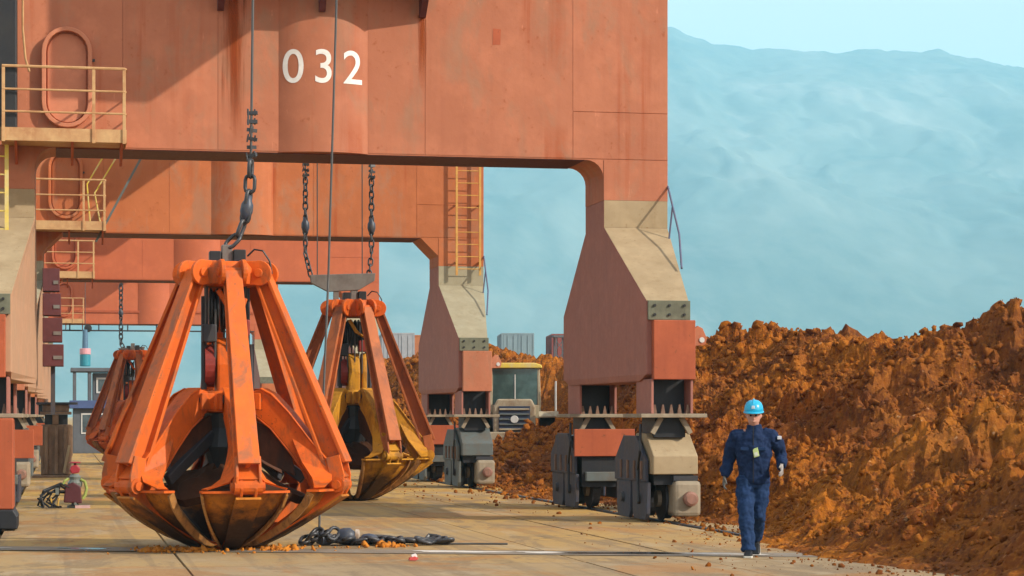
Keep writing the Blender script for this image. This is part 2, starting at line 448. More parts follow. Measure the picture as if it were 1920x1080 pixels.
def grid_mesh(name, X, Y, Z):
    ny, nx = X.shape
    v = np.stack([X, Y, Z], -1).reshape(-1, 3)
    idx = np.arange(nx*ny).reshape(ny, nx)
    f = np.stack([idx[:-1, :-1], idx[:-1, 1:], idx[1:, 1:], idx[1:, :-1]], -1).reshape(-1, 4)
    return np_mesh(name, v, f)

def np_mesh(name, v, f):
    me = bpy.data.meshes.new(name)
    nf, k = f.shape
    me.vertices.add(len(v)); me.vertices.foreach_set('co', v.astype(np.float32).ravel())
    me.loops.add(nf*k); me.loops.foreach_set('vertex_index', f.astype(np.int32).ravel())
    me.polygons.add(nf)
    me.polygons.foreach_set('loop_start', (np.arange(nf)*k).astype(np.int32))
    me.polygons.foreach_set('loop_total', np.full(nf, k, np.int32))
    me.update(calc_edges=True); me.validate()
    return me

# ------------------------------------------------------------------ ground, slabs, rails, drain
g = MB().add([(-4050,-810,-0.06),(4950,-810,-0.06),(4950,10190,-0.06),(-4050,10190,-0.06)], [(0,1,2,3)]).build('ground', M['soil'])
tag(g, kind='structure')
pav = empty('pavement'); tag(pav, kind='structure')
xe = [-34, -22, -12.2, -5.6, -1.12, -0.82, 1.3, 5.70, 7.08, 8.97, 9.23, 13.5, 19, 30]
ye = [-6, 6, 15, 24.3, 35.4, 46.5, 57.6, 68.7, 80, 92, 106, 124, 150]
for i in range(len(xe)-1):
    if i in (4, 9): continue                                       # the rail slots
    for j in range(len(ye)-1):
        gp = 0.014
        dz = rnd.uniform(-0.004, 0.004)
        m = MB().box(xe[i]+gp, xe[i+1]-gp, ye[j]+gp, ye[j+1]-gp, -0.055, dz)
        m.build('slab', M['slab_front'] if ye[j+1] < 25 else M['ground'], pav)
for xr in (-0.97, 9.10):
    r = MB().box(xr-0.04, xr+0.04, -6, 150, -0.02, 0.012)
    r.box(xr-0.10, xr+0.10, -6, 150, -0.057, -0.02)
    tag(r.build('crane_rail', M['dark']), 'crane rail sunk in the quay under the ' + ('left' if xr < 0 else 'right') + ' crane legs', 'rail')

def blob(name, cx, cy, rx, ry, z, mat, seed, rot=0.0, n=26):
    rr = random.Random(seed); v = []
    ph = [rr.uniform(0, 6.28) for _ in range(4)]
    for i in range(n):
        t = 2*math.pi*i/n
        k = 1 + 0.22*math.sin(2*t+ph[0]) + 0.15*math.sin(3*t+ph[1]) + 0.10*math.sin(5*t+ph[2])
        x, y = rx*k*math.cos(t), ry*k*math.sin(t)
        v.append((cx + x*math.cos(rot) - y*math.sin(rot), cy + x*math.sin(rot) + y*math.cos(rot), z))
    return MB().add(v, [tuple(range(n))]).build(name, mat)

wet, nt, b = mat_new('wet_water')
b.inputs['Base Color'].default_value = (0.10, 0.085, 0.065, 1); b.inputs['Roughness'].default_value = 0.06
b.inputs['Specular IOR Level'].default_value = 0.7
pos = N(nt, 'ShaderNodeNewGeometry').outputs['Position']
bump(nt, noise(nt, pos, 9.0, 3), 0.05, 0.01, b)
M['wet'] = wet
M['damp'] = paint('damp_grey_concrete', (0.24, 0.19, 0.14), (0.15, 0.11, 0.075), 0.2, 0.7, 0.75, 0.25, 2.2)
M['lime'] = paint('pale_dried_residue', (0.60, 0.54, 0.47), (0.34, 0.27, 0.20), 0.3, 0.8, 0.8, 0.2, 4.0)
dang = math.atan2(25.0-28.0, 7.8+0.75)
def drain_pt(t, off=0.0):                                           # t metres along the drain from its left end
    return (-2.6 + t*math.cos(dang) - off*math.sin(dang), 28.65 + t*math.sin(dang) + off*math.cos(dang))
a0, a1, a2, a3 = drain_pt(0, -0.22), drain_pt(14.2, -0.22), drain_pt(14.2, 0.50), drain_pt(0, 0.50)
d = MB().add([(p[0], p[1], 0.008) for p in (a0, a1, a2, a3)], [(0,1,2,3)]).build('drain_strip', M['damp']); tag(d, kind='structure')
for k, (t, l, w) in enumerate([(3.0, .30, .14), (7.6, .50, .20), (8.6, .3, .15), (9.6, .65, .20), (10.75, .45, .17), (12.4, .35, .15), (3.9, .2, .12), (1.6, .35, .12)]):
    p = drain_pt(t, 0.14)
    tag(blob('puddle', p[0], p[1], l, w, 0.0125, M['lime'] if k % 3 else M['wet'], 40+k, dang), kind='structure')

# ------------------------------------------------------------------ ore heap
def toe(y):
    return np.interp(y, [10,16,22,25,28,30,31.5,41,43,47,49,57,60,130], [9.9,9.6,9.15,8.95,9.15,9.55,10.05,10.1,9.5,9.5,10.05,10.15,9.9,9.9])
def crest(y):
    return np.interp(y, [10,18,28,32.0,33.4,35.0,36.5,38.0,41,45,47.5,49,54,60,80,130],
                        [1.5,1.9,2.15,2.20,2.85,3.50,3.20,2.95,2.70,2.82,3.28,3.42,3.05,3.4,3.85,4.1])
def heap_h(X, Y, fine=True):
    wob = (fbm(X*0.5+3, Y*0.5, 11, 4)-0.5)*1.3
    d = X - toe(Y) + wob*0.55
    s = np.clip(d/5.6, 0, 1)
    base = (crest(Y) - 0.10)*(s**0.92) - np.clip(d-5.9, 0, 9)*0.16
    skirt = np.clip(d+0.5, 0, 0.9)*0.10
    # cleared lane in which the loader stands
    ax, ay, bx, by = 8.6, 43.5, 15.6, 78.0
    L2 = (bx-ax)**2 + (by-ay)**2
    t = np.clip(((X-ax)*(bx-ax) + (Y-ay)*(by-ay))/L2, 0, 1)
    dist = np.hypot(X-(ax+t*(bx-ax)), Y-(ay+t*(by-ay))) + wob*0.5
    cut = np.clip((dist-1.35)/2.4, 0, 1)
    base = base*(0.16 + 0.84*cut**1.1)
    h = base + skirt
    k = np.clip(h/0.6, 0, 1)
    h = h + k*((fbm(X*0.42, Y*0.42, 3, 4)-0.5)*1.35)
    wx = X + (fbm(X*0.9, Y*0.9, 21, 4)-0.5)*1.3; wy = Y + (fbm(X*0.9+9, Y*0.9, 22, 4)-0.5)*1.3
    def billow(f, seed): return np.abs(2*vnoise(wx*f, wy*f, seed)-1)
    h = h + k*(0.46*(billow(.62, 51)-.35) + 0.30*(billow(1.6, 52)-.35) + 0.10*(0.55-worley(wx*1.9, wy*1.9, 6)))
    if fine:
        kk = 0.25+0.75*k
        h = h + kk*(0.20*(billow(3.3, 53)-.35) + 0.13*(billow(6.9, 54)-.35) + .055*(0.5-worley(wx*6.0, wy*6.0, 7)) + 0.05*(billow(13., 55)-.35))
    edge = np.clip(d+0.42, -1, 0.25)/0.25
    return np.where(edge <= 0, -0.12, h*np.clip(edge, 0, 1) - 0.03*(1-np.clip(edge, 0, 1)))
ys = [14.0]
while ys[-1] < 125: ys.append(ys[-1] + 0.0018*ys[-1])
ys = np.array(ys)
xs = np.concatenate([np.arange(7.9, 16.5, 0.045), np.arange(16.5, 19.5, 0.1), np.arange(19.5, 34, 0.4)])
X, Y = np.meshgrid(xs, ys)
Z = heap_h(X, Y)
Z = Z*np.clip((34-X)/10, 0, 1)**0.7
heap = empty('ore_heap', (0, 0, 0))
tag(heap, 'long rust-brown heap of iron ore running along the crane rails on the right', 'ore heap')
hs = link('heap_surface', grid_mesh('heap_surface', X, Y, Z), M['ore'], heap)
hs.data.polygons.foreach_set('use_smooth', [False]*len(hs.data.polygons))

def clod_mesh(name, pos, size, rng):
    """many rough lumps in one mesh: jittered icosahedra"""
    ph = (1+5**0.5)/2
    ico = np.array([(-1,ph,0),(1,ph,0),(-1,-ph,0),(1,-ph,0),(0,-1,ph),(0,1,ph),(0,-1,-ph),(0,1,-ph),(ph,0,-1),(ph,0,1),(-ph,0,-1),(-ph,0,1)])/1.9
    fac = np.array([(0,11,5),(0,5,1),(0,1,7),(0,7,10),(0,10,11),(1,5,9),(5,11,4),(11,10,2),(10,7,6),(7,1,8),(3,9,4),(3,4,2),(3,2,6),(3,6,8),(3,8,9),(4,9,5),(2,4,11),(6,2,10),(8,6,7),(9,8,1)])
    n = len(pos)
    jit = 1 + (rng.random((n, 12, 1))-0.5)*1.1
    ax = 0.35 + rng.random((n, 1, 3))*1.0
    v = ico[None]*jit*ax
    q = rng.normal(size=(n, 4)); q /= np.linalg.norm(q, axis=1, keepdims=True)
    w, x, y, z = q.T
    rm = np.stack([np.stack([1-2*(y*y+z*z), 2*(x*y-z*w), 2*(x*z+y*w)], -1), np.stack([2*(x*y+z*w), 1-2*(x*x+z*z), 2*(y*z-x*w)], -1), np.stack([2*(x*z-y*w), 2*(y*z+x*w), 1-2*(x*x+y*y)], -1)], 1)
    v = np.einsum('nij,nkj->nki', rm, v)*size[:, None, None] + pos[:, None, :]
    f = fac[None] + (np.arange(n)*12)[:, None, None]
    return np_mesh(name, v.reshape(-1, 3), f.reshape(-1, 3))
rng = np.random.default_rng(5)
def scatter(n, y0, y1, x_off0, x_off1, smin, smax, power):
    u = rng.random(n)
    y = y0*(y1/y0)**u
    x = toe(y) + x_off0 + rng.random(n)*(x_off1-x_off0)
    s = smin*(smax/smin)**(rng.random(n)**power)
    s = s*np.clip(y/34, 0.75, 2.2)
    z = heap_h(x, y)
    return np.stack([x, y, z], -1), s
P1, S1 = scatter(44000, 16, 110, 0.0, 6.4, 0.014, 0.105, 3.6)
k = P1[:, 2] > 0.10
P1, S1 = P1[k], S1[k]; P1[:, 2] += S1*0.15
cl = link('ore_clods', clod_mesh('ore_clods', P1, S1, rng), M['ore'], heap); tag(cl, kind='stuff')
# loose crumbs around the foot of the heap and under the first grab
P2, S2 = scatter(15000, 14, 62, -2.6, 0.9, 0.007, 0.05, 2.4)
keep = rng.random(len(P2)) < np.clip((P2[:, 0]-toe(P2[:, 1])+1.35)/1.5, 0.05, 1)
P2, S2 = P2[keep], S2[keep]; P2[:, 2] = np.maximum(P2[:, 2], 0.0) + S2*0.25
cr = link('spilled_ore', clod_mesh('spilled_ore', P2, S2, rng), M['ore'])
tag(cr, 'loose crumbs of brown ore scattered along the foot of the heap', 'spilled ore', kind='stuff')

# ------------------------------------------------------------------ mountain behind
def hill_mat():
    m, nt, b = mat_new('hazy_wooded_mountain')
    pos = N(nt, 'ShaderNodeNewGeometry').outputs['Position']
    pos = mapping(nt, pos, (1.0, 0.33, 1.0))
    big = noise(nt, pos, 0.0022, 7, 0.66, 0.7)
    mid = noise(nt, pos, 0.012, 6, 0.68)
    c = mixc(nt, ramp(nt, mid, 0.36, 0.66), (0.065, 0.115, 0.12), (0.13, 0.18, 0.165))  # bluish, paler than woods: part of the distance haze is put into the colour
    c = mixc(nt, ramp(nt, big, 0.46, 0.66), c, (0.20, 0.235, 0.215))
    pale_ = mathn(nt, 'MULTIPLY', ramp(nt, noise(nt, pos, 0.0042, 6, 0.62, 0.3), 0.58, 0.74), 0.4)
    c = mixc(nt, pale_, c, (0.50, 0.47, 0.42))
    nt.links.new(c, b.inputs['Base Color'])
    b.inputs['Roughness'].default_value = 1.0
    b.inputs['Specular IOR Level'].default_value = 0.0
    return m
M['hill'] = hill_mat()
yaw = R(11.35)
us = np.linspace(-3000, 3000, 640); vs_ = np.concatenate([np.linspace(3450, 6750, 260), np.linspace(6780, 9000, 40)])
U, V = np.meshgrid(us, vs_)
ridge = 3*np.interp(U/3, [-1500,-700,-250,0,152,180,205,230,320,418,430,503,560,700,1500],
                     [300, 352, 372, 380, 384, 372, 366, 362, 358, 361, 357, 343, 318, 260, 150])
prof = np.where(V < 6600, np.clip((V-3450)/3150, 0, 1)**0.85, np.clip(1-(V-6600)/2700, 0, 1))
wU = U + (fbm(U/700, V/700, 61, 4)-.5)*500
gul = np.abs(2*fbm(wU/420, V/1500, 62, 5)-1)                       # spurs and gullies running down the slope
H = ridge*prof + np.clip(1-np.abs(prof-0.55)/0.5, 0, 1)*((fbm(U/780, V/780, 41, 5)-0.5)*140 + (gul-.25)*150) + prof*(fbm(U/60, V/60, 45, 4)-0.5)*26
HX = U*math.cos(yaw) + V*math.sin(yaw); HY = -U*math.sin(yaw) + V*math.cos(yaw)
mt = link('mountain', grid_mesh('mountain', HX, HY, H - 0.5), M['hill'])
mt.data.polygons.foreach_set('use_smooth', [True]*len(mt.data.polygons))
tag(mt, kind='structure')

# ------------------------------------------------------------------ haze over the quay and the mountain
hz, nt, b = mat_new('sea_haze')
nt.nodes.remove(b)
pv = N(nt, 'ShaderNodeVolumePrincipled')
pv.inputs['Color'].default_value = (0.40, 0.80, 1.0, 1)
pv.inputs['Density'].default_value = 0.00018
pv.inputs['Anisotropy'].default_value = -0.15
nt.links.new(pv.outputs[0], nt.nodes['Material Output'].inputs['Volume'])
hb = MB().box(-4060, 4960, -820, 10200, -2.0, 1250).build('haze', hz)
tag(hb, kind='stuff')

# ------------------------------------------------------------------ portal cranes
M['pink_tan'] = paint('dusty_pink_paint', (0.425, 0.230, 0.132), (0.357, 0.238, 0.145), 0.6, 0.5, 0.7, 0.2, 1.4)
XLO, XLI, XRI, XRO = -1.50, -0.42, 8.72, 9.81
ZB, ZT, ZL = 5.83, 9.5, 5.17
BD = 1.3                                                            # depth of the box girder

def stadium(cx, cz, hw, hh, n=10):
    pts = []
    for i in range(n+1):
        t = math.pi*i/n
        pts.append((cx + hw*math.cos(t), cz + hh-hw + hw*math.sin(t)))
    for i in range(n+1):
        t = math.pi + math.pi*i/n
        pts.append((cx + hw*math.cos(t), cz - hh+hw + hw*math.sin(t)))
    return pts

def ring_sweep(path, y0, y1, w):
    """a flat-sided rim along a closed (x,z) path"""
    n = len(path); cx = sum(p[0] for p in path)/n; cz = sum(p[1] for p in path)/n
    m = MB(); v = []
    for k, (x, z) in enumerate(path):
        a = path[k-1]; bq = path[(k+1) % n]
        tx, tz = bq[0]-a[0], bq[1]-a[1]; l = math.hypot(tx, tz) or 1
        nx, nz = tz/l, -tx/l
        if nx*(x-cx)+nz*(z-cz) < 0: nx, nz = -nx, -nz
        v += [(x-nx*w/2, y1, z-nz*w/2), (x-nx*w/2, y0, z-nz*w/2), (x+nx*w/2, y0, z+nz*w/2), (x+nx*w/2, y1, z+nz*w/2)]
    f = []
    for k in range(n):
        j = (k+1) % n
        for q in range(4):
            f.append((k*4+q, k*4+(q+1) % 4, j*4+(q+1) % 4, j*4+q))
    return m.add(v, f)

def make_crane(yf, label, frame_m, side_m, tan_m, low_m, bog_m, rounded, number=None, ladder=False, detail=2, door_m=None):
    root = empty('portal_crane', (0, yf, 0))
    tag(root, label, 'crane', 'portal cranes in a row on the quay')
    c = 0.30 if rounded else 0.42
    poly = [(XLO, ZL), (XLI, ZL)]
    seg = 6 if rounded else 1
    for i in range(seg+1):
        t = math.pi/2*i/seg
        poly.append((XLI + c - c*math.cos(t), ZB - c + c*math.sin(t)))
    for i in range(seg+1):
        t = math.pi/2 - math.pi/2*i/seg
        poly.append((XRI - c + c*math.cos(t), ZB - c + c*math.sin(t)))
    poly += [(XRI, ZL), (XRO, ZL), (XRO, ZT), (XLO, ZT)]
    fr = MB().prism(poly, 0, BD).build('portal_frame', frame_m, root)
    # wall plates welded on the face: seams stay as shallow joints between them
    xs_ = [XLO+.004, 0.93, 2.42, 3.385] ; xs2 = [4.815, 5.75, 8.20, XRO-.004]
    for lst in (xs_, xs2):
        for i in range(len(lst)-1):
            z0 = ZB + 0.02 if lst[i+1] < 8.5 else 6.62
            MB().box(lst[i]+.003, lst[i+1]-.003, -0.010, 0.001, z0, ZT-.01).build('plate', frame_m, fr, 0.003)
    MB().box(8.20+.006, XRO-.004, -0.010, 0.001, ZB+0.02, 6.608).build('plate', frame_m, fr, 0.003)
    MB().box(XRI+.004, XRO-.004, -0.010, 0.001, ZL+.002, ZB+0.008).build('plate', frame_m, fr, 0.003)
    MB().box(XLO+.004, XLI-.004, -0.010, 0.001, ZL+.002, ZB+0.008).build('plate', frame_m, fr, 0.003)
    # central column bulging through the girder
    xc, rc = 4.10, 1.30
    yc = math.sqrt(rc*rc - 0.73**2)
    t0 = math.asin(0.73/rc)
    arc = [(xc + rc*math.sin(-t0 + 2*t0*i/28), yc - rc*math.cos(-t0 + 2*t0*i/28)) for i in range(29)]
    colm = MB().prism([(xc+.72, .3)] + [(xc-.72, .3)] + arc, ZB+.006, ZT+.6, 'z').build('central_column', frame_m, root)
    smooth_by_angle(colm)
    MB().box(XLI+c+.02, XRI-c-.02, .012, BD-.012, ZB-.012, ZB-.001).build('underside_shade', M['maroon'], fr)  # dark sheet added: the shade under the girder is put into its colour
    # the underside of the column is cut flush with the girder
    if number:
        fc = bpy.data.curves.new('number', 'FONT'); fc.body = number; fc.size = 0.80; fc.space_character = 1.34
        fc.offset = 0.003
        fo = bpy.data.objects.new('number', fc); col.objects.link(fo)
        dg = bpy.context.evaluated_depsgraph_get(); dg.update()
        me = bpy.data.meshes.new_from_object(fo.evaluated_get(dg))
        bpy.data.objects.remove(fo)
        import bmesh
        bm = bmesh.new(); bm.from_mesh(me)
        bmesh.ops.triangulate(bm, faces=bm.faces)
        for _ in range(3):
            bmesh.ops.subdivide_edges(bm, edges=[e for e in bm.edges if e.calc_length() > 0.05], cuts=1)
            bmesh.ops.triangulate(bm, faces=bm.faces)
        xs0 = [v.co.x for v in bm.verts]; ys0 = [v.co.y for v in bm.verts]
        x0, x1, y0, y1 = min(xs0), max(xs0), min(ys0), max(ys0)
        for v in bm.verts:
            X_ = xc - 0.02 + ((v.co.x-x0)/(x1-x0)-0.5)*1.27
            Z_ = 6.93 + (v.co.y-y0)/(y1-y0)*0.54
            v.co = (X_, yc - math.sqrt(rc*rc-(X_-xc)**2) - 0.006, Z_)
        bm.to_mesh(me); bm.free(); me.materials.clear()
        nb = link('number', me, M['white'], root); nb['label'] = 'white painted number ' + number
    # manhole door on the girder above the left leg
    mh = MB().prism(stadium(0.07, 6.92, 0.30, 0.70), -0.035, 0.002).build('manhole_door', door_m or M['door'], root, 0.008)
    ring_sweep(stadium(0.07, 6.92, 0.355, 0.755, 12), -0.15, 0.004, 0.065).build('rim', door_m or M['door'], mh, 0.01)
    if detail > 1:
        for zz in (6.55, 7.2):
            MB().box(0.40, 0.50, -0.10, -0.055, zz-.02, zz+.02).build('latch', M['dark'], mh)
    # platform in front of the manhole
    pf = empty('platform', (0, 0, 0), 0, root)
    MB().box(-0.92, 0.95, -0.88, -0.012, 5.84, 5.875).build('floor', M['rail_tan'], pf, 0.004)
    MB().box(-0.92, 0.95, -0.90, -0.882, 5.82, 6.02).build('toe_board', M['rail_tan'], pf)
    MB().box(0.952, 0.970, -0.90, -0.014, 5.82, 6.02).build('toe_board', M['rail_tan'], pf)
    for xx in (-0.88, 0.47, 0.93):
        MB().box(xx-.025, xx+.025, -0.925, -0.902, 5.80, 6.96).build('post', M['rail_tan'], pf, 0.004)
    for zz in (6.26, 6.60, 6.95):
        r = 0.016 if zz < 6.9 else 0.022
        MB().tube([(-0.9, -0.915, zz), (0.94, -0.915, zz), (0.955, -0.88, zz), (0.955, -0.02, zz)], r, 6).build('rail', M['rail_tan'], pf)
    for xx in (-0.7, 0.15, 0.9):
        MB().prism([(-0.8, 5.835), (-0.012, 5.835), (-0.012, 5.55)], xx-.02, xx+.02, 'x').build('bracket', M['crane_red'], pf)
    # legs
    for side in (0, 1):
        mx = (lambda x: x) if side else (lambda x: XLI - (x - XRI))
        lg = empty('leg', (0, 0, 0), 0, root)
        sl = 0.0 if side else 0.30
        yF, yB = -2.75, 3.0
        def sec(z, yfr, ybk, xi_f, xo_f, xi_b, xo_b):
            p = [(mx(xi_f), yfr, z), (mx(xo_f), yfr, z), (mx(xo_b), ybk, z), (mx(xi_b), ybk, z)]
            return p if side else [p[1], p[0], p[3], p[2]]
        s0 = sec(ZL-.002, 0, BD, XRI, XRO, XRI, XRO)
        s1 = sec(4.72, 0, BD, XRI, XRO, XRI, XRO)
        s2 = sec(3.38, yF, yB, XRI+sl, 9.38+sl, XRI, 9.55)
        s3 = sec(2.26, yF, yB, XRI+sl, 9.38+sl, XRI, 9.55)
        s4 = sec(2.16, yF+.5, yB-.4, XRI+sl+.02, 9.36+sl, XRI+.02, 9.5)
        body = MB()
        v = s4 + s3 + s2 + s1 + s0
        f = [(3,2,1,0), (16,17,18,19)]
        for k in range(4):
            for q in range(4):
                f.append((k*4+q, k*4+(q+1) % 4, k*4+4+(q+1) % 4, k*4+4+q))
        body.add(v, f).build('leg_body', side_m if side else M['pink_tan'], lg, 0.012)
        # sloping dusty front plate (upper upright strip, then the splayed apron)
        pl = MB()
        a, bq = mx(XRI)+(.006 if side else -.006), mx(XRO)-(.006 if side else -.006)
        c_, d_ = mx(XRI+sl), mx(9.38+sl)
        pl.add([(a,-.014,ZL),(bq,-.014,ZL),(bq,-.014,4.725),(a,-.014,4.725)], [(0,1,2,3)])
        pl.build('front_plate', tan_m, lg)
        MB().add([(a,-.016,4.722),(bq,-.016,4.722),(d_,yF-.016,3.385),(c_,yF-.016,3.385)], [(0,1,2,3)]).build('front_plate', tan_m, lg)
        # bolted joint and front box
        lo, hi = sorted((mx(8.735+sl), mx(9.40+sl)))
        bp = MB().box(lo, hi, yF-.06, yF-.017, 3.09, 3.385).build('bolted_plate', M['bolt_plate'], lg, 0.006)
        if detail > 1:
            for i in range(3):
                for zz in (3.17, 3.31):
                    xx = lo + .1 + i*(hi-lo-.2)/2
                    MB().cyl((xx, yF-.085, zz), (xx, yF-.058, zz), .022, n=8).build('bolt', M['black'], bp)
        lo, hi = sorted((mx(8.80+sl), mx(9.46+sl)))
        MB().box(lo, hi, yF-.14, yF-.004, 2.18, 3.085).build('front_box', low_m, lg, 0.012)
        if side and detail > 1:
            lug = [(9.46, 2.85), (9.62, 3.02), (9.70, 2.98), (9.77, 2.82), (9.74, 2.72), (9.46, 2.70)]
            MB().prism(lug, yF+.30, yF+.36).build('lug', M['crane'], lg, 0.006)
            MB().cyl((9.685, yF+.285, 2.80), (9.685, yF+.37, 2.80), .042, n=14).build('lug_eye', M['frame_w'], lg)
            MB().tube([(9.815, .0, 5.42), (9.73, -1.0, 4.55), (9.56, -1.75, 3.95)], .018, 6).build('handrail', M['rail_blue'], lg)
            MB().tube([(9.78, -.42, 5.06), (9.72, -.42, 4.52)], .015, 6).build('handrail', M['rail_blue'], lg)
        # stools under the leg and the bogies
        for end in (0, 1):
            bo = empty('bogie', (0, 0, 0), 0, root)
            xm = mx(9.10) + (0.0 if side else -0.28)
            ys0_ = yF - .10 if end == 0 else yB - 1.05               # front face of the stool
            hw = .33
            MB().box(xm-hw+.045, xm+hw-.045, ys0_+.35, ys0_+.75, 1.66, 2.19).build('stool_core', M['black'], bo)
            for sx in (-1, 1):
                lo, hi = sorted((xm+sx*hw, xm+sx*(hw-.04)))
                MB().box(lo, hi, ys0_, ys0_+.9, 1.66, 2.19).build('stool_cheek', side_m, bo, .006)
            if detail > 1:
                for i in range(5):
                    xx = xm - .26 + i*.13
                    MB().prism([(xx-.035, 1.66), (xx+.035, 1.66), (xx+.010, 1.80), (xx-.010, 1.80)], ys0_+.04, ys0_+.08).build('gusset', M['gusset'], bo)
            MB().box(xm-.52, xm+.52, ys0_-.12, ys0_+1.0, 1.60, 1.66).build('flange', M['motor'], bo, .008)
            for sx in (-1, 1):
                MB().bar((xm+sx*.30, ys0_+.05, 1.36), (xm+sx*.16, ys0_+.05, 1.60), .07, .07, (0, 1, 0)).build('brace', M['motor'], bo)
            MB().box(xm-.24, xm+.24, ys0_+.12, ys0_+.9, 1.30, 1.60).build('pivot_block', M['black'], bo)
            y0 = ys0_ - .12
            if end == 0 and not (side == 0 and number):
                nose = [(y0+.42, 1.36), (y0-.05, 1.02), (y0-.05, .74), (y0+1.0, .74), (y0+1.0, 1.36)]
                MB().prism(nose, xm-.34, xm+.36, 'x').build('nose_cover', tan_m if rounded else M['grey_teal'], bo, .015)
                MB().box(xm-.30, xm+.32, y0+.06, y0+1.9, .58, .74).build('chassis', M['black'], bo)
                gm = MB().box(xm-.02, xm+.40, y0-.10, y0+.55, .10, .64).build('gear_motor', M['motor'], bo, .06)
                MB().lathe([(.0, -.08), (.075, -.08), (.11, -.06), (.115, .03)], (xm+.22, y0-.12, .37), 'y', 18).build('motor_cap', M['disc'], gm)
                MB().box(xm-.02, xm+.36, y0-.04, y0+.45, .645, .72).build('motor_mount', M['dark'], gm)
            elif end == 0:
                MB().box(xm-.60, xm+.40, y0-.30, y0+.65, .30, 1.595).build('guard_cover', M['crane_red'], bo, .02)
                MB().prism([(xm-.62, 0.02), (xm+.46, 0.02), (xm+.46, .2), (xm+.40, .298), (xm-.62, .298)], y0-.34, y0+.7).build('guard_foot', M['black'], bo, .02)
            else:
                MB().box(xm-.45, xm+.62, y0-.02, y0+.05, .93, 1.40).build('end_plate', M['crane_red'], bo, .01)
                MB().box(xm-.25, xm+.36, y0-.05, y0+.30, .50, .66).build('step', M['grey_teal'], bo, .012)
                MB().box(xm-.30, xm+.30, y0+.06, y0+2.2, .40, 1.28).build('chassis', M['black'], bo)
            for k, wy in enumerate((y0+.55, y0+1.55)):
                if end == 0 and side == 0 and number and k == 0: continue
                w = MB().lathe([(.30, -.075), (.345, -.07), (.345, -.045), (.31, -.04), (.31, .075), (.0, .075)], (xm, wy, .355), 'x', 22).build('wheel', M['dark'], bo)
                MB().lathe([(.13, -.14), (.13, .12)], (xm, wy, .355), 'x', 14).build('hub', M['motor'], w)
                MB().prism([(wy-.42, .14), (wy-.34, .04), (wy+.34, .04), (wy+.42, .14), (wy+.46, .62), (wy-.46, .62)], xm-.40, xm-.34, 'x').build('wheel_guard', bog_m, bo, .01)
                MB().prism([(wy-.40, .20), (wy+.40, .20), (wy+.40, .62), (wy-.40, .62)], xm+.34, xm+.385, 'x').build('wheel_guard', bog_m, bo, .01)
            if detail > 1:
                for wy in (y0+.55, y0+1.55):
                    MB().lathe([(.0, -.05), (.07, -.045), (.09, .0), (.09, .02)], (xm-.40, wy, .355), 'x', 14).build('axle_cap', M['dark'], bo)
                for k in range(4):
                    MB().box(xm-.445, xm-.42, y0+.30+k*.42, y0+.36+k*.42, .66, .94).build('rib', M['gusset'], bo)
            MB().prism([(y0+.15, .62), (y0+2.05, .62), (y0+2.05, .95), (y0+1.5, 1.32), (y0+.7, 1.32), (y0+.15, .95)], xm-.42, xm-.36, 'x').build('side_frame', bog_m, bo, .012)
            if detail > 1:
                MB().tube([(xm-.45, y0+.3, 1.5), (xm-.47, y0+.25, 1.1), (xm-.44, y0+.5, .8), (xm-.46, y0+.4, .3)], .02, 6).build('hose', M['black'], bo)
    if ladder:
        la = empty('ladder', (0, 0, 0), 0, root)
        for xx in (9.13, 9.69):
            MB().box(xx-.025, xx+.025, -.20, -.16, 4.95, 7.9).build('stringer', M['rail_y'], la)
            for zz in (5.25, 6.6, 7.7):
                MB().box(xx-.015, xx+.015, -.16, -.011, zz, zz+.03).build('stand_off', M['rail_y'], la)
        for i in range(10):
            MB().tube([(9.15, -.18, 5.1+i*.29), (9.67, -.18, 5.1+i*.29)], .011, 6).build('rung', M['rail_y'], la)
        st = empty('stair', (0, 0, 0), 0, root)
        MB().bar((0.75, -.35, 5.6), (1.75, -.35, 7.5), .05, .16, (0, -1, 0)).build('stringer', M['grey_teal'], st)
        MB().tube([(0.62, -.42, 6.0), (.55, -.42, 6.9), (.95, -.42, 7.6)], .018, 6).build('handrail', M['yellow'], st)
        MB().tube([(0.85, -.42, 6.0), (.72, -.42, 6.7), (1.25, -.42, 7.6)], .018, 6).build('handrail', M['yellow'], st)
    # upper works (turntable deck, brackets, machinery house, driver's cab)
    dk = MB().box(2.30, 5.88, -0.85, 3.2, 8.62, 8.74).build('turntable_deck', M['crane_red'], root, .01)
    for xx in (2.46, 4.05, 5.70):
        yy = -.012 if abs(xx-4.05) > .5 else -.23
        MB().prism([(-.80, 8.615), (yy, 8.615), (yy, 8.06), (yy-.09, 8.06)], xx-.05, xx+.05, 'x').build('deck_bracket', M['maroon'], dk)
    ring = MB().lathe([(1.7, 9.5), (1.7, 10.2)], (xc, 1.2, 0), 'z', 36).build('slewing_ring', M['dark'], root)
    MB().box(1.9, 6.3, -.6, 6.0, 10.2, 13.2).build('machinery_house', frame_m, root, .03)
    cb = MB().box(4.4, 6.0, -3.4, -.62, 10.0, 12.0).build('driver_cab', M['frame_w'], root, .05)
    MB().box(4.55, 5.85, -3.44, -3.402, 10.7, 11.7).build('cab_window', M['glass'], cb)
    return root

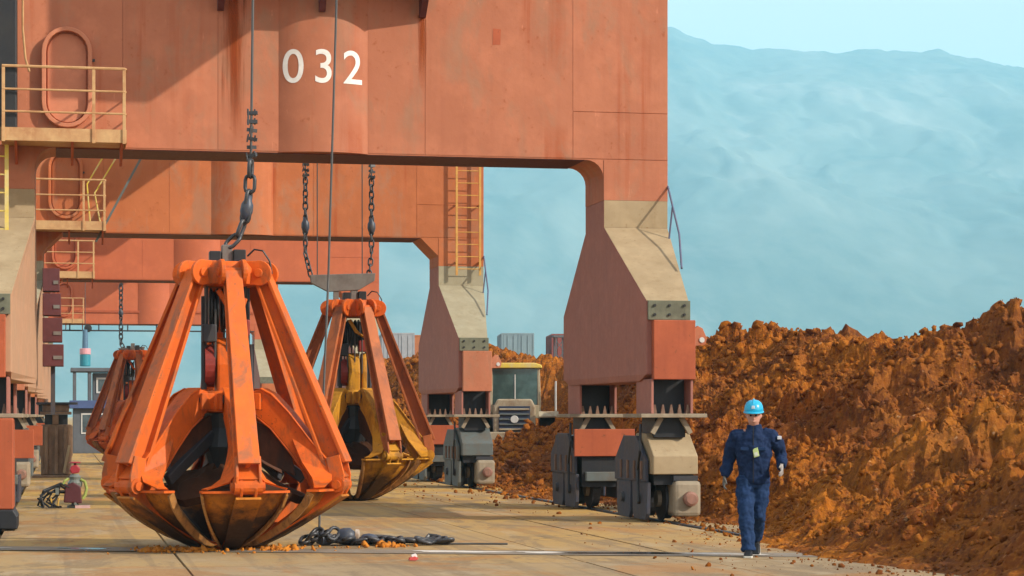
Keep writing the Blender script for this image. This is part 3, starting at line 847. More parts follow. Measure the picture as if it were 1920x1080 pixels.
crane1 = make_crane(35.8, 'nearest portal crane, salmon-orange girder with the white number 032', M['crane'], M['leg_side'], M['tan'], M['crane_red'], M['steel_blue'], True, '032')
la = empty('ladder', (0, 0, 0), 0, crane1)
for xx in (-1.02, -0.84):
    MB().box(xx-.03, xx+.03, -.50, -.46, 4.4, 5.8).build('stringer', M['yellow'], la)
for i in range(5):
    MB().tube([(-1.0, -.48, 4.5+i*.28), (-.86, -.48, 4.5+i*.28)], .012, 6).build('rung', M['yellow'], la)
gbx = MB().box(-1.05, -.68, -.86, -.30, 5.88, 8.3).build('control_cabinet', M['black'], crane1, .02)
MB().tube([(-.60, -.35, 8.3), (-.60, -.36, 7.6), (-.56, -.37, 7.15), (-.5, -.37, 6.95)], .018, 6).build('conduit', M['rail_tan'], crane1)
def run_mat():
    m, nt, b = mat_new('rust_run')
    tc = N(nt, 'ShaderNodeTexCoord'); sp3 = N(nt, 'ShaderNodeSeparateXYZ'); nt.links.new(tc.outputs['Generated'], sp3.inputs[0])
    pos = N(nt, 'ShaderNodeNewGeometry').outputs['Position']
    sn = noise(nt, mapping(nt, pos, (9.0, 9.0, 0.35)), 1.0, 5, 0.65)
    ed = mathn(nt, 'SUBTRACT', 1.0, mathn(nt, 'ABSOLUTE', mathn(nt, 'SUBTRACT', mathn(nt, 'MULTIPLY', sp3.outputs[0], 2.0), 1.0), 0.0))
    al = mathn(nt, 'ADD', mathn(nt, 'MULTIPLY', ed, 0.75), mathn(nt, 'MULTIPLY', mathn(nt, 'SUBTRACT', sn, 0.5), 2.4))
    al = mathn(nt, 'MULTIPLY', ramp(nt, al, 0.15, 0.85), ramp(nt, sp3.outputs[2], 0.0, 0.55))
    nt.links.new(mathn(nt, 'MULTIPLY', al, 0.6), b.inputs['Alpha'])
    c = mixc(nt, ramp(nt, sn, 0.4, 0.6), (0.40, 0.085, 0.014), (0.30, 0.055, 0.012))
    nt.links.new(c, b.inputs['Base Color']); b.inputs['Roughness'].default_value = 0.8; b.inputs['Specular IOR Level'].default_value = 0.1
    return m
M['run'] = run_mat()
for x0, x1, z0, z1 in ((2.47, 2.92, 5.95, 8.6), (5.62, 5.80, 6.9, 8.1)):
    MB().box(x0, x1, -.0135, -.0125, z0, z1).build('rust_run', M['run'], crane1)
pp_ = MB().prism([(6.86,7.66),(6.99,7.67),(7.0,7.92),(6.87,7.93)], -.014, -.0125).build('primer_patch', M['crane_red'], crane1)
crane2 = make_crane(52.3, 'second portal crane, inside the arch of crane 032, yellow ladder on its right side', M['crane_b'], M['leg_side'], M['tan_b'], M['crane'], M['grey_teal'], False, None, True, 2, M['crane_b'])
zc = 2.75
for k, hgt in enumerate((.50, .55, .50, .52)):
    cbn = MB().box(-.44, .03-.03*k, -.55, -.02, zc, zc+hgt).build('cabinet', M['maroon'], crane2, .015)
    MB().box(-.20, .0-.03*k, -.57, -.551, zc+.16, zc+.24).build('cabinet_handle', M['deck'], cbn)
    zc += hgt + .05
MB().box(-.26, -.16, -.35, -.25, 1.66, 2.75).build('cabinet_post', M['steel_blue'], crane2)
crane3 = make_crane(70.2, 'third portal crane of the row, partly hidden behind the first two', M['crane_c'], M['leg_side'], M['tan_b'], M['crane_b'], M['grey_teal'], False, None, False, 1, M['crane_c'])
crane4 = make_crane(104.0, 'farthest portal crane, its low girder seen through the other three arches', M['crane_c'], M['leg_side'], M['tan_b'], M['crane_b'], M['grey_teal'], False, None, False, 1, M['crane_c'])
wr = MB().tube([(-.4, -.1, 5.52), (8.7, -.1, 5.52)], .035, 6).build('hanging_rail', M['dark'], crane4)
for i in range(7):
    MB().box(.3+i*1.3, .36+i*1.3, -.13, -.07, 5.54, 5.83).build('rail_hanger', M['dark'], wr)
wr2 = MB().box(-.4, 8.7, -.06, -.012, 6.35, 6.45).build('girder_stiffener', M['crane_red'], crane4)

# ------------------------------------------------------------------ orange-peel grabs
def tine_profile():
    outer = [(.36,1.92),(.48,1.95),(.62,1.88),(.84,1.66),(1.10,1.34),(1.36,1.05),(1.53,.88),(1.57,.78),(1.52,.68),(1.29,.53),(1.01,.36),(.72,.19),(.46,.07),(.24,.012),(.06,.0)]
    inner = [(.08,.05),(.36,.13),(.60,.26),(.82,.42),(1.02,.58),(1.12,.78),(1.02,.98),(.84,1.22),(.62,1.48),(.44,1.62),(.34,1.70),(.32,1.82)]
    return outer, inner

def make_grab(loc, rz, az0, label, strut_m, tine_m, shell_m, crown_m, zs=1.0):
    root = empty('grab', loc, rz)
    tag(root, label, 'grab', 'orange-peel grabs standing on the quay')
    outer, inner = tine_profile()
    S = lambda pts: [(r, z*zs) for r, z in pts]
    outer, inner = S(outer), S(inner)
    # --- meshes of one tine, made once (local +X is radial)
    web = MB()
    for yy in (-.085, .085):
        web.prism(outer + inner, yy-.018, yy+.018)
    web_me = web.mesh('tine_web'); web_me.materials.append(tine_m)
    def strip(path, w, th, inward):
        m = MB(); n = len(path); v = []
        for k, (r, z) in enumerate(path):
            a = path[max(k-1, 0)]; bq = path[min(k+1, n-1)]
            tx, tz = bq[0]-a[0], bq[1]-a[1]; l = math.hypot(tx, tz)
            nx, nz = tz/l*inward, -tx/l*inward
            ww = w[k] if isinstance(w, list) else w
            v += [(r, -ww/2, z), (r, ww/2, z), (r+nx*th, ww/2, z+nz*th), (r+nx*th, -ww/2, z+nz*th)]
        f = [(0,1,2,3), tuple((n-1)*4+q for q in (3,2,1,0))]
        for k in range(n-1):
            for q in range(4):
                f.append((k*4+q, k*4+(q+1) % 4, k*4+4+(q+1) % 4, k*4+4+q))
        return m.add(v, f)
    arm_me = strip(outer[1:7], .25, .022, -1).mesh('arm_flange'); arm_me.materials.append(tine_m)
    arm2_me = strip(inner[5:10], .21, .02, -1).mesh('arm_flange'); arm2_me.materials.append(tine_m)
    spine_me = strip(outer[8:], [.30,.30,.28,.25,.21,.17,.12], .03, -1).mesh('spine'); spine_me.materials.append(shell_m)
    # shell: bowl segment
    prof = S([(1.33,.735),(1.24,.60),(1.09,.46),(.89,.325),(.66,.20),(.42,.095),(.21,.04),(.05,.02)])
    nu, nv = len(prof), 9
    V_, F_ = [], []
    for r, z in prof:
        hwid = r*math.tan(R(30))*0.68 - .015*(r > .3)
        for j in range(nv):
            t = -1 + 2*j/(nv-1)
            V_.append((r*(1-.07*t*t) , t*hwid, z + .0*t*t))
    for i in range(nu-1):
        for j in range(nv-1):
            F_.append((i*nv+j, i*nv+j+1, (i+1)*nv+j+1, (i+1)*nv+j))
    sh_me = MB().add(V_, F_).mesh('shell'); sh_me.materials.append(shell_m)
    sh_me.polygons.foreach_set('use_smooth', [True]*len(sh_me.polygons))
    # rim along the top of the shell and lips down both edges
    rim = MB(); r, z = prof[0]; hwid = r*math.tan(R(30))*.68
    for j in range(nv-1):
        t0, t1 = -1+2*j/(nv-1), -1+2*(j+1)/(nv-1)
        p = [(r*(1-.07*t*t), t*hwid) for t in (t0, t1)]
        rim.hexa([(p[0][0]-.03, p[0][1], z-.012), (p[0][0]+.13, p[0][1], z-.012), (p[1][0]+.13, p[1][1], z-.012), (p[1][0]-.03, p[1][1], z-.012)],
                 [(p[0][0]-.03, p[0][1], z+.016), (p[0][0]+.13, p[0][1], z+.016), (p[1][0]+.13, p[1][1], z+.016), (p[1][0]-.03, p[1][1], z+.016)])
    rim_me = rim.mesh('shell_rim'); rim_me.materials.append(tine_m)
    lip = MB()
    for sgn in (-1, 1):
        v = []
        for i, (r, z) in enumerate(prof):
            hwid = r*math.tan(R(30))*.68 - .015*(r > .3)
            ro = r*(1-.07)
            k = min(1, r/.5)
            v += [(ro-.02, sgn*(hwid-.02), z), (ro+.055*k, sgn*(hwid-.02), z-.05*k), (ro+.055*k, sgn*(hwid+.012), z-.05*k), (ro-.02, sgn*(hwid+.012), z)]
        f = [(0,1,2,3)]
        for i in range(nu-1):
            for q in range(4):
                f.append((i*4+q, i*4+(q+1) % 4, i*4+4+(q+1) % 4, i*4+4+q))
        lip.add(v, f)
    lip_me = lip.mesh('edge_lip'); lip_me.materials.append(M['lip'])
    shl = MB()
    for sgn in (-1, 1):
        inn = [(.86, .085, 1.36), (1.02, .17, 1.06), (1.18, .26, .87), (1.24, .38, .79), (1.28, .50, .757)]
        out_ = [(1.16, .095, 1.26), (1.30, .10, 1.06), (1.38, .12, .93), (1.41, .20, .84), (1.40, .46, .762)]
        v = []
        for (a_, b_) in zip(inn, out_):
            for p_ in (a_, b_):
                v += [(p_[0], sgn*p_[1], p_[2]*zs), (p_[0]+.018, sgn*(p_[1]+.012), (p_[2]+.016)*zs)]
        f = [(0,1,3,2), (16,18,19,17)]
        for i_ in range(4):
            o_ = i_*4
            f += [(o_, o_+2, o_+6, o_+4), (o_+1, o_+5, o_+7, o_+3), (o_, o_+4, o_+5, o_+1), (o_+2, o_+3, o_+7, o_+6)]
        shl.add(v, f)
        shl_me = shl.mesh('shoulder_plate') if sgn == 1 else None
        if sgn == -1:
            shl_l = shl.mesh('shoulder_plate'); shl_l.materials.append(tine_m); shl = MB()
    shl_me.materials.append(tine_m)
    tooth_me = MB().hexa([(.0,-.05,-.005),(.16,-.07,-.002),(.16,.07,-.002),(.0,.05,-.005)], [(.02,-.04,.06),(.20,-.06,.09),(.20,.06,.09),(.02,.04,.06)]).mesh('tooth'); tooth_me.materials.append(M['worn'])
    pin_me = MB().cyl((1.47, -.20, .80*zs), (1.47, .20, .80*zs), .055, n=12).cyl((1.47, -.165, .80*zs), (1.47, .165, .80*zs), .095, n=14).mesh('pivot_pin'); pin_me.materials.append(tine_m)
    pin2_me = MB().cyl((.44, -.15, 1.82*zs), (.44, .15, 1.82*zs), .06, n=12).mesh('pivot_pin'); pin2_me.materials.append(M['dark'])
    # strut: boxed bar from crown to the outer pin, forked at the foot
    top, bot = Vector((.47, 0, 3.34*zs)), Vector((1.44, 0, 1.02*zs))
    ax_ = (bot-top).normalized(); ra_ = Vector((1, 0, 0)); ra_ = (ra_ - ax_*ra_.dot(ax_)).normalized(); tg_ = Vector((0, 1, 0))
    def isec(p, w, dpt, tf, tw):
        prof_ = [(-w/2,-dpt/2),(w/2,-dpt/2),(w/2,-dpt/2+tf),(tw/2,-dpt/2+tf),(tw/2,dpt/2-tf),(w/2,dpt/2-tf),(w/2,dpt/2),(-w/2,dpt/2),(-w/2,dpt/2-tf),(-tw/2,dpt/2-tf),(-tw/2,-dpt/2+tf),(-w/2,-dpt/2+tf)]
        return [p + tg_*a_ + ra_*b_ for a_, b_ in prof_]
    st = MB().add(isec(top, .20, .19, .04, .05) + isec(bot, .26, .30, .045, .06), [tuple(range(11,-1,-1)), tuple(range(12,24))] + [(i_, (i_+1) % 12, (i_+1) % 12+12, i_+12) for i_ in range(12)])
    st_me = st.mesh('strut'); st_me.materials.append(strut_m)
    fk = MB()
    for sgn in (-1, 1):
        fk.prism([(1.33, 1.12*zs), (1.50, 1.16*zs), (1.56, .92*zs), (1.55, .78*zs), (1.47, .70*zs), (1.40, .78*zs)], sgn*.135-.016, sgn*.135+.016)
    fk_me = fk.mesh('fork'); fk_me.materials.append(strut_m)
    for k in range(6):
        a = az0 + k*math.pi/3
        tn = link('tine', web_me, None, root); tn.rotation_euler = (0, 0, a)
        if k == 0: pass
        bv = tn.modifiers.new('bevel', 'BEVEL'); bv.width = .008; bv.segments = 1; bv.limit_method = 'ANGLE'
        for nm, me in (('arm_flange', arm_me), ('arm_flange', arm2_me), ('spine', spine_me), ('shell', sh_me), ('shell_rim', rim_me), ('shoulder_plate', shl_me), ('shoulder_plate', shl_l), ('edge_lip', lip_me), ('tooth', tooth_me), ('pivot_pin', pin_me), ('pivot_pin', pin2_me)):
            o = link(nm, me, None, tn)
            if nm == 'shell':
                so = o.modifiers.new('solid', 'SOLIDIFY'); so.thickness = .022; so.offset = 0
            if nm == 'arm_flange':
                o.modifiers.new('bevel', 'BEVEL').width = .006
        su = link('strut', st_me, None, root, .007); su.rotation_euler = (0, 0, a)
        link('fork', fk_me, None, su, .006)
    # crown
    cr = MB().lathe([(.30, 3.20*zs), (.40, 3.23*zs), (.42, 3.30*zs), (.42, 3.42*zs), (.36, 3.50*zs), (.0, 3.50*zs)], (0,0,0), 'z', 24).build('crown', crown_m, root)
    smooth_by_angle(cr)
    lug_me = MB().cyl((.48, -.155, 3.36*zs), (.48, -.105, 3.36*zs), .155, n=20).cyl((.48, .105, 3.36*zs), (.48, .155, 3.36*zs), .155, n=20)
    lug_me.box(.26, .50, -.153, -.107, 3.215*zs, 3.51*zs); lug_me.box(.26, .50, .107, .153, 3.215*zs, 3.51*zs)
    lug_me.cyl((.48, -.185, 3.36*zs), (.48, .185, 3.36*zs), .055, n=12)
    lug_me = lug_me.mesh('crown_lug'); lug_me.materials.append(crown_m)
    for k in range(6):
        o = link('crown_lug', lug_me, None, cr, .008); o.rotation_euler = (0, 0, az0 + k*math.pi/3)
    # hanger block on the crown
    MB().box(-.20, -.06, -.10, .10, 3.50*zs, 3.64*zs).build('hanger_block', M['black'], root, .012)
    MB().box(.09, .24, -.12, .10, 3.50*zs, 3.66*zs).build('hanger_block', M['black'], root, .012)
    MB().box(-.05, .08, -.07, .07, 3.50*zs, 3.72*zs).build('hanger_lug', M['spreader'], root, .012)
    hp = [(.26, -.1, 3.58*zs), (.34, -.15, 3.66*zs), (.44, -.2, 3.64*zs), (.52, -.2, 3.52*zs), (.55, -.2, 3.36*zs)]
    MB().tube(hp, .012, 6).build('grease_hose', M['black'], root)
    # sheaves, ropes and lower hub
    for k, xx in enumerate((-.14, .0, .14)):
        MB().lathe([(.0, -.05), (.27, -.05), (.27, -.03), (.23, -.012), (.23, .012), (.27, .03), (.27, .05), (.0, .05)], (xx, .02, 2.92*zs), 'x', 22).build('upper_sheave', M['black'], root)
    for xx in (-.16, .16):
        MB().prism([(-.20, 3.22*zs), (.24, 3.22*zs), (.17, 2.72*zs), (-.13, 2.72*zs)], xx*1.45-.014, xx*1.45+.014, 'x').build('sheave_cheek', M['dark'], root)
    for xx, yy in ((-.14, -.24), (-.14, .26), (.0, -.24), (.0, .26), (.14, -.24), (.14, .26)):
        MB().tube([(xx, yy, 2.92*zs), (xx, yy*.95, 2.22*zs)], .013, 6).build('closing_rope', M['wire'], root)
    ls = MB().lathe([(.0, -.06), (.26, -.06), (.26, .06), (.0, .06)], (-.20, .0, 2.24*zs), 'x', 22).build('lower_sheave', M['grab_red'], root)
    MB().lathe([(.0, -.075), (.09, -.075), (.09, .075), (.0, .075)], (-.20, .0, 2.24*zs), 'x', 14).build('sheave_boss', M['black'], ls)
    hou = [(-.27, 1.9*zs), (.27, 1.9*zs), (.29, 2.25*zs), (.22, 2.48*zs), (.08, 2.58*zs), (-.08, 2.58*zs), (-.22, 2.48*zs), (-.29, 2.25*zs)]
    MB().prism(hou, -.12, .10, 'x').build('sheave_housing', tine_m, root, .03)
    MB().prism([(p[0]*.8, p[1]*1.0) for p in hou], .14, .24, 'x').build('sheave_housing', tine_m, root, .03)
    hub = MB().lathe([(.20, 1.66*zs), (.33, 1.68*zs), (.36, 1.74*zs), (.36, 1.86*zs), (.30, 1.93*zs), (.0, 1.94*zs)], (0,0,0), 'z', 24).build('lower_hub', tine_m, root)
    smooth_by_angle(hub)
    MB().lathe([(.0, .95*zs), (.20, .98*zs), (.30, 1.25*zs), (.24, 1.48*zs), (.26, 1.66*zs)], (0,0,0), 'z', 16).build('hub_boss', M['black'], root)
    for k in range(6):
        a = az0 + k*math.pi/3
        o = MB().bar((.22, 0, 1.40*zs), (.98, 0, .86*zs), .10, .13, (0, 0, 1)).build('link_rod', M['dark'], root, .012); o.rotation_euler = (0, 0, a + .10)
        o = MB().prism([(.20,1.66*zs),(.60,1.46*zs),(.84,1.16*zs),(.90,.90*zs),(.62,1.02*zs),(.24,1.22*zs)], -.03, .03).build('inner_web', M['grab_dark'], root, .006); o.rotation_euler = (0, 0, a)
    rs_ = random.Random(int(loc[1]))
    res = MB(); nR, nA = 6, 26; vv = []
    for i in range(nR+1):
        for j in range(nA):
            rr_ = .98*i/nR; t_ = 2*math.pi*j/nA
            vv.append((rr_*math.cos(t_), rr_*math.sin(t_), (1.08 - .42*(i/nR)**1.4 + rs_.uniform(-.05, .05))*zs))
    res.add(vv, [(i*nA+j, i*nA+(j+1) % nA, (i+1)*nA+(j+1) % nA, (i+1)*nA+j) for i in range(nR) for j in range(nA)])
    ro_ = res.build('dark_filler', M['filler'], root)  # dark mound added to block the view through and blacken the grab's inside
    so_ = ro_.modifiers.new('solid', 'SOLIDIFY'); so_.thickness = .10; so_.offset = -1
    for k, (xx, yy, h0, h1) in enumerate(((-.27, -.12, 1.95, 2.6), (.27, .1, 1.95, 3.2), (-.25, .2, 2.0, 3.1), (.30, -.16, 1.9, 2.5))):
        MB().cyl((xx, yy, h0*zs), (xx, yy, h1*zs), .035, n=8).build('guide_rod', M['dark'], root)
    MB().box(-.30, -.12, -.26, -.06, 2.52*zs, 2.74*zs).build('rope_clamp', M['dark'], root, .02)
    MB().box(.08, .28, -.24, .02, 2.60*zs, 2.80*zs).build('rope_clamp', M['grab_red'], root, .02)
    MB().tube([(-.10, -.20, 3.15*zs), (.02, -.26, 2.95*zs), (.16, -.27, 2.86*zs), (.22, -.2, 3.05*zs)], .035, 8).build('rope_guard', tine_m, root)
    for k in range(6):
        a = az0 + k*math.pi/3
        for y0_ in (-.16, .12):
            o = MB().box(.30, .50, y0_, y0_+.04, 1.70*zs, 1.90*zs).build('hub_lug', tine_m, hub, .01); o.rotation_euler = (0, 0, a)
    return root

# local +X of the grab points to the front tine after turning by -90 degrees (towards the camera)
def facing(X_, Y_, deg):                                            # world heading from the grab to the camera, turned by deg
    return math.atan2(-Y_, -X_) + R(deg)
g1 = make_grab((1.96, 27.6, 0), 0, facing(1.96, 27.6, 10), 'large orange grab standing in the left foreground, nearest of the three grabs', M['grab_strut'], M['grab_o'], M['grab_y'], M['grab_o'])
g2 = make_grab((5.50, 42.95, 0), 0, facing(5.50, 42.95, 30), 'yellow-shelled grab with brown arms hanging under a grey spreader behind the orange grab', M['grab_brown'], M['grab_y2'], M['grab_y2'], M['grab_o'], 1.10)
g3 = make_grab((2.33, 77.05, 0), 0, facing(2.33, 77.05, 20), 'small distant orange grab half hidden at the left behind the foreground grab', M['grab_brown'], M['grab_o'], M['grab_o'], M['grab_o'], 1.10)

# ------------------------------------------------------------------ hoist ropes with chains
def link_mesh(L, W, r):
    path = stadium(0, 0, W/2, L/2, 5)
    m = MB(); n = len(path); k = 6; v = []
    for i, (x, z) in enumerate(path):
        a = path[i-1]; bq = path[(i+1) % n]
        tv = Vector((bq[0]-a[0], 0, bq[1]-a[1])).normalized(); nv_ = Vector((tv.z, 0, -tv.x)); by = Vector((0, 1, 0))
        for q in range(k):
            t = 2*math.pi*q/k
            v.append(Vector((x, 0, z)) + nv_*(r*math.cos(t)) + by*(r*math.sin(t)))
    f = []
    for i in range(n):
        j = (i+1) % n
        for q in range(k):
            f.append((i*k+q, i*k+(q+1) % k, j*k+(q+1) % k, j*k+q))
    return m.add(v, f).mesh('chain_link')
LINK = link_mesh(.155, .088, .017); LINK.materials.append(M['chain'])
LINK2 = link_mesh(.22, .12, .024); LINK2.materials.append(M['chain'])
CLIP = MB().box(-.055, .075, -.022, .022, -.022, .022).cyl((-.04, -.03, -.05), (-.04, -.03, .05), .012, n=6).cyl((.04, .03, -.03), (.04, .03, .05), .012, n=6).mesh('wire_clip'); CLIP.materials.append(M['chain'])
SOCK = MB().lathe([(.015, .17), (.04, .16), (.05, .10), (.075, .05), (.08, -.04), (.06, -.10), (.03, -.15), (.0, -.16)], (0,0,0), 'z', 14).mesh('swivel_socket'); SOCK.materials.append(M['socket'])
for me in (LINK, LINK2, SOCK):
    me.polygons.foreach_set('use_smooth', [True]*len(me.polygons))

def along(pts, d):
    pts = [Vector(p) for p in pts]
    for a, bq in zip(pts, pts[1:]):
        l = (bq-a).length
        if d <= l: return a + (bq-a)*(d/l), (bq-a).normalized()
        d -= l
    return pts[-1], (pts[-1]-pts[-2]).normalized()

def make_hoist(name, label, cat, rope, chain, clips, socket_at, lm=None, link_len=.155, base=None, rr=.016, group=None):
    """rope: points from above down to the chain; chain: points from there to the grab"""
    root = empty(name, rope[-1]); tag(root, label, cat, group)
    off = Vector(rope[-1])
    L_ = lambda p: Vector(p) - off
    MB().tube([L_(p) for p in rope], rr, 8).build('wire_rope', M['wire'], root)
    rr_ = random.Random(len(label))
    rv = [Vector(p) for p in reversed(rope)]
    for k in range(clips):
        p, d_ = along(rv, .10 + k*.105)
        o = link('wire_clip', CLIP, None, root); o.location = p - off
        o.rotation_euler = (rr_.uniform(-.2, .2), rr_.uniform(-.25, .25), rr_.uniform(-.9, .9))
    tot = sum((Vector(bq)-Vector(a)).length for a, bq in zip(chain, chain[1:]))
    n = int(tot/(link_len*.74))
    for k in range(n):
        p, d_ = along(chain, (k+.5)*tot/n)
        o = link('chain_link', lm or LINK, None, root); o.location = p - off
        q = d_.to_track_quat('Z', 'Y')
        o.rotation_mode = 'QUATERNION'
        from mathutils import Quaternion
        o.rotation_quaternion = q @ Quaternion((0, 0, 1), R(90*(k % 2) + rr_.uniform(-18, 18) + 35))
    if socket_at is not None:
        p, d_ = along(chain, socket_at*tot)
        o = link('swivel_socket', SOCK, None, root); o.location = p - off
        o.rotation_mode = 'QUATERNION'; o.rotation_quaternion = d_.to_track_quat('-Z', 'Y')
    return root

make_hoist('hoist_rope', 'thick hoist rope with clips and black chain above the foreground grab', 'hoist rope',
           [(2.34, 27.6, 14), (2.31, 27.6, 8), (2.27, 27.6, 4.72)], [(2.27, 27.6, 4.76), (2.255, 27.6, 4.40), (2.20, 27.6, 4.05), (2.12, 27.58, 3.84), (1.98, 27.57, 3.70)], 6, .52, LINK2, .22)
make_hoist('slack_rope', 'slack wire rope hanging down behind the foreground grab to the swivels on the ground', 'wire rope',
           [(3.58, 28.9, 14), (3.48, 28.9, 6.9), (3.37, 28.85, 3.4), (3.25, 28.6, 1.2), (3.2, 28.4, .10)], [(3.2, 28.4, .16), (3.19, 28.36, .06)], 0, None, None, .05, rr=.015)
zsp = 4.33
for nm, x0 in (('left', 4.68), ('right', 5.80)):
    make_hoist('hoist_chain', 'black hoist chain at the ' + nm + ' end of the grey spreader', 'hoist chain',
               [(x0-(.10 if nm == 'left' else -.06), 43.0, 14), (x0-(.10 if nm == 'left' else -.06), 43.0, 6.15)],
               [(x0-(.10 if nm == 'left' else -.06), 43.0, 6.2), (x0-(.10 if nm == 'left' else -.06), 43.0, 4.75), (x0, 42.95, zsp-.02)], 5, .48, LINK, .155, group='chains lifting the spreader')
for nm, x0 in (('left', 4.81), ('right', 5.68)):
    r_ = MB().tube([(x0, 43.05, 14), (x0, 43.0, zsp-.05)], .011, 6).build('closing_rope', M['wire'])
    tag(r_, 'thin straight closing rope on the ' + nm + ' between the spreader chains', 'wire rope', 'closing ropes of the second grab')
sp = MB().prism([(4.65, zsp), (5.92, zsp+.05), (5.90, zsp-.10), (5.60, zsp-.28), (5.00, zsp-.32), (4.68, zsp-.16)], 42.85, 42.97).build('spreader_beam', M['spreader'], None, .012)
tag(sp, 'grey steel spreader plate lifted by two chains above the yellow grab', 'spreader beam')
for xx in (5.16, 5.50):
    MB().box(xx-.05, xx+.05, 42.87, 42.95, 3.82, zsp-.25).build('hanger_strap', M['spreader'], sp)
make_hoist('hoist_chain', 'thin black chain and rope above the small distant grab', 'hoist chain',
           [(1.95, 77.2, 14), (1.95, 77.2, 6.0)], [(1.95, 77.2, 6.05), (1.95, 77.2, 4.1), (2.1, 77.1, 3.8)], 4, .4, LINK2, .22, rr=.02)
sp = MB().prism([(1.85, 3.92), (2.75, 3.98), (2.70, 3.78), (1.95, 3.70)], 76.95, 77.08).build('spreader_beam', M['spreader'], None, .012)
tag(sp, 'small dark spreader plate on top of the distant grab', 'spreader beam')

# swivels and shackles dropped on the ground beside the grab
sw = empty('swivel_assembly', (3.2, 28.0, 0)); tag(sw, 'dark swivel sockets, shackles and chain lying on the concrete right of the foreground grab', 'swivel')
def lay(prof, x, y, z, ang, mat, name):
    o = MB().lathe(prof, (0,0,0), 'x', 16).build(name, mat, sw); smooth_by_angle(o)
    o.location = (x, y, z); o.rotation_euler = (0, 0, ang); return o
lay([(.03,-.10),(.07,-.09),(.085,-.03),(.085,.03),(.06,.08),(.04,.11)], .04, .0, .085, .5, M['socket'], 'swivel_body')
lay([(.04,-.12),(.09,-.10),(.11,-.03),(.11,.05),(.07,.10),(.03,.13)], .30, .02, .11, -.2, M['socket'], 'swivel_body')
lay([(.07,-.03),(.10,-.02),(.10,.02),(.07,.03)], .44, .03, .10, -.2, M['worn'], 'swivel_collar')
lay([(.03,-.12),(.065,-.08),(.075,.0),(.06,.08),(.03,.12)], .58, -.02, .075, .3, M['socket'], 'swivel_body')
rr_ = random.Random(3)
for k in range(26):
    o = link('chain_link', LINK2, None, sw)
    o.location = (.10 + k*.056 + rr_.uniform(-.03, .03), rr_.uniform(-.10, .10) - .02*k*.3, .05 + rr_.uniform(0, .05)*(1 if k < 6 else .4))
    o.rotation_euler = (rr_.uniform(1.2, 1.9), rr_.uniform(-.4, .4), rr_.uniform(0, 3.1))
for k in range(6):
    o = link('chain_link', LINK2, None, sw)
    o.location = (-.22 + k*.07, rr_.uniform(-.12, .05), .06 + rr_.uniform(0, .10)); o.rotation_euler = (rr_.uniform(.6, 2.4), rr_.uniform(-.6, .6), rr_.uniform(0, 3.1))
MB().tube([(.6, .05, .12), (.85, .10, .10), (1.1, .02, .05), (1.35, -.02, .08), (1.52, .0, .03)], .018, 6).build('rope_tail', M['wire'], sw)
MB().tube([(1.3, .02, .05), (1.36, .06, .11), (1.45, .02, .10), (1.5, -.05, .04)], .03, 8).build('shackle', M['chain'], sw)
MB().tube([(1.0, .02, .03), (1.5, -.15, .014), (1.9, -.2, .014), (2.3, -.32, .014)], .012, 6).build('rope_tail', M['wire'], sw)
# ore spilled from the grab
n = 420
ang = rng.random(n)*6.28; rad = .2 + np.abs(rng.normal(size=n))*.75
pp = np.stack([1.96 + rad*np.cos(ang), 27.45 + rad*.55*np.sin(ang), np.zeros(n)], -1); ss = .008 + .03*rng.random(n)**3
for cx, cy in ((1.15, 27.2), (1.62, 27.05), (2.55, 27.05), (4.0, 27.55)):
    q = 60; e = rng.normal(size=(q, 2))
    pp = np.concatenate([pp, np.stack([cx + e[:, 0]*.12, cy + e[:, 1]*.07, np.zeros(q)], -1)]); ss = np.concatenate([ss, .015 + .04*rng.random(q)])
pp[:, 2] = ss*.3
M['ore_o'] = paint('orange_ore', (0.48, 0.17, 0.02), (0.3, 0.09, 0.02), .2, .6, .9, .1, 4.0)
so = link('spilled_ore', clod_mesh('spilled_ore_grab', pp, ss, rng), M['ore_o'])
tag(so, 'orange ore crumbs spilled under the foreground grab', 'spilled ore', kind='stuff')
lt = empty('litter', (3.85, 24.82, 0)); tag(lt, 'small red and white scrap of litter on the concrete', 'litter')
MB().prism([(-.05, .01), (.03, .008), (.06, .03), (.02, .055), (-.04, .04)], -.04, .03).build('scrap', plain('litter_red', (.5, .06, .05)), lt, .004)
MB().prism([(-.01, .03), (.05, .05), (.03, .085), (-.02, .07)], -.02, .02).build('scrap', plain('litter_white', (.7, .62, .58)), lt, .004)

# ------------------------------------------------------------------ wheel loader in the cleared lane
M['loader'] = paint('loader_beige', (0.36, 0.30, 0.20), (0.24, 0.17, 0.10), .5, .6, .65, .25, 2.0, RUST, .6, grime=(0.20, 0.11, 0.05), grime_amt=.65)
M['loader_dark'] = paint('loader_grille_blue', (0.035, 0.045, 0.075), (0.05, 0.04, 0.04), .3, .5, .5, .3, 3.0)
M['tyre'] = paint('tyre_rubber', (0.022, 0.021, 0.020), (0.09, 0.05, 0.025), .3, .6, .85, .2, 3.0)
ld = empty('wheel_loader', (15.05, 74.5, .25), R(-12)); ld.scale = (1.14, 1.1, 1.08); tag(ld, 'beige wheel loader with louvred radiator grille parked in the ore', 'wheel loader')
MB().prism([(-.62,.62),(.62,.62),(.62,1.55),(.50,1.80),(-.50,1.80),(-.62,1.55)], -1.0, 1.1).build('hood', M['loader'], ld, .05)
gr = MB().box(-.46, .46, -1.035, -1.002, .78, 1.58).build('grille', M['loader_dark'], ld, .01)
for i in range(5):
    MB().bar((-.44, -1.05, .86+i*.155), (.44, -1.05, .86+i*.155), .07, .03, (0, -.6, 1)).build('louvre', M['loader'] if i in (0, 4) else M['grey_teal'], gr)
MB().lathe([(.0,-.02),(.11,-.02),(.12,.0),(.12,.02)], (0, -1.07, 1.17), 'y', 18).build('emblem', M['frame_w'], gr)
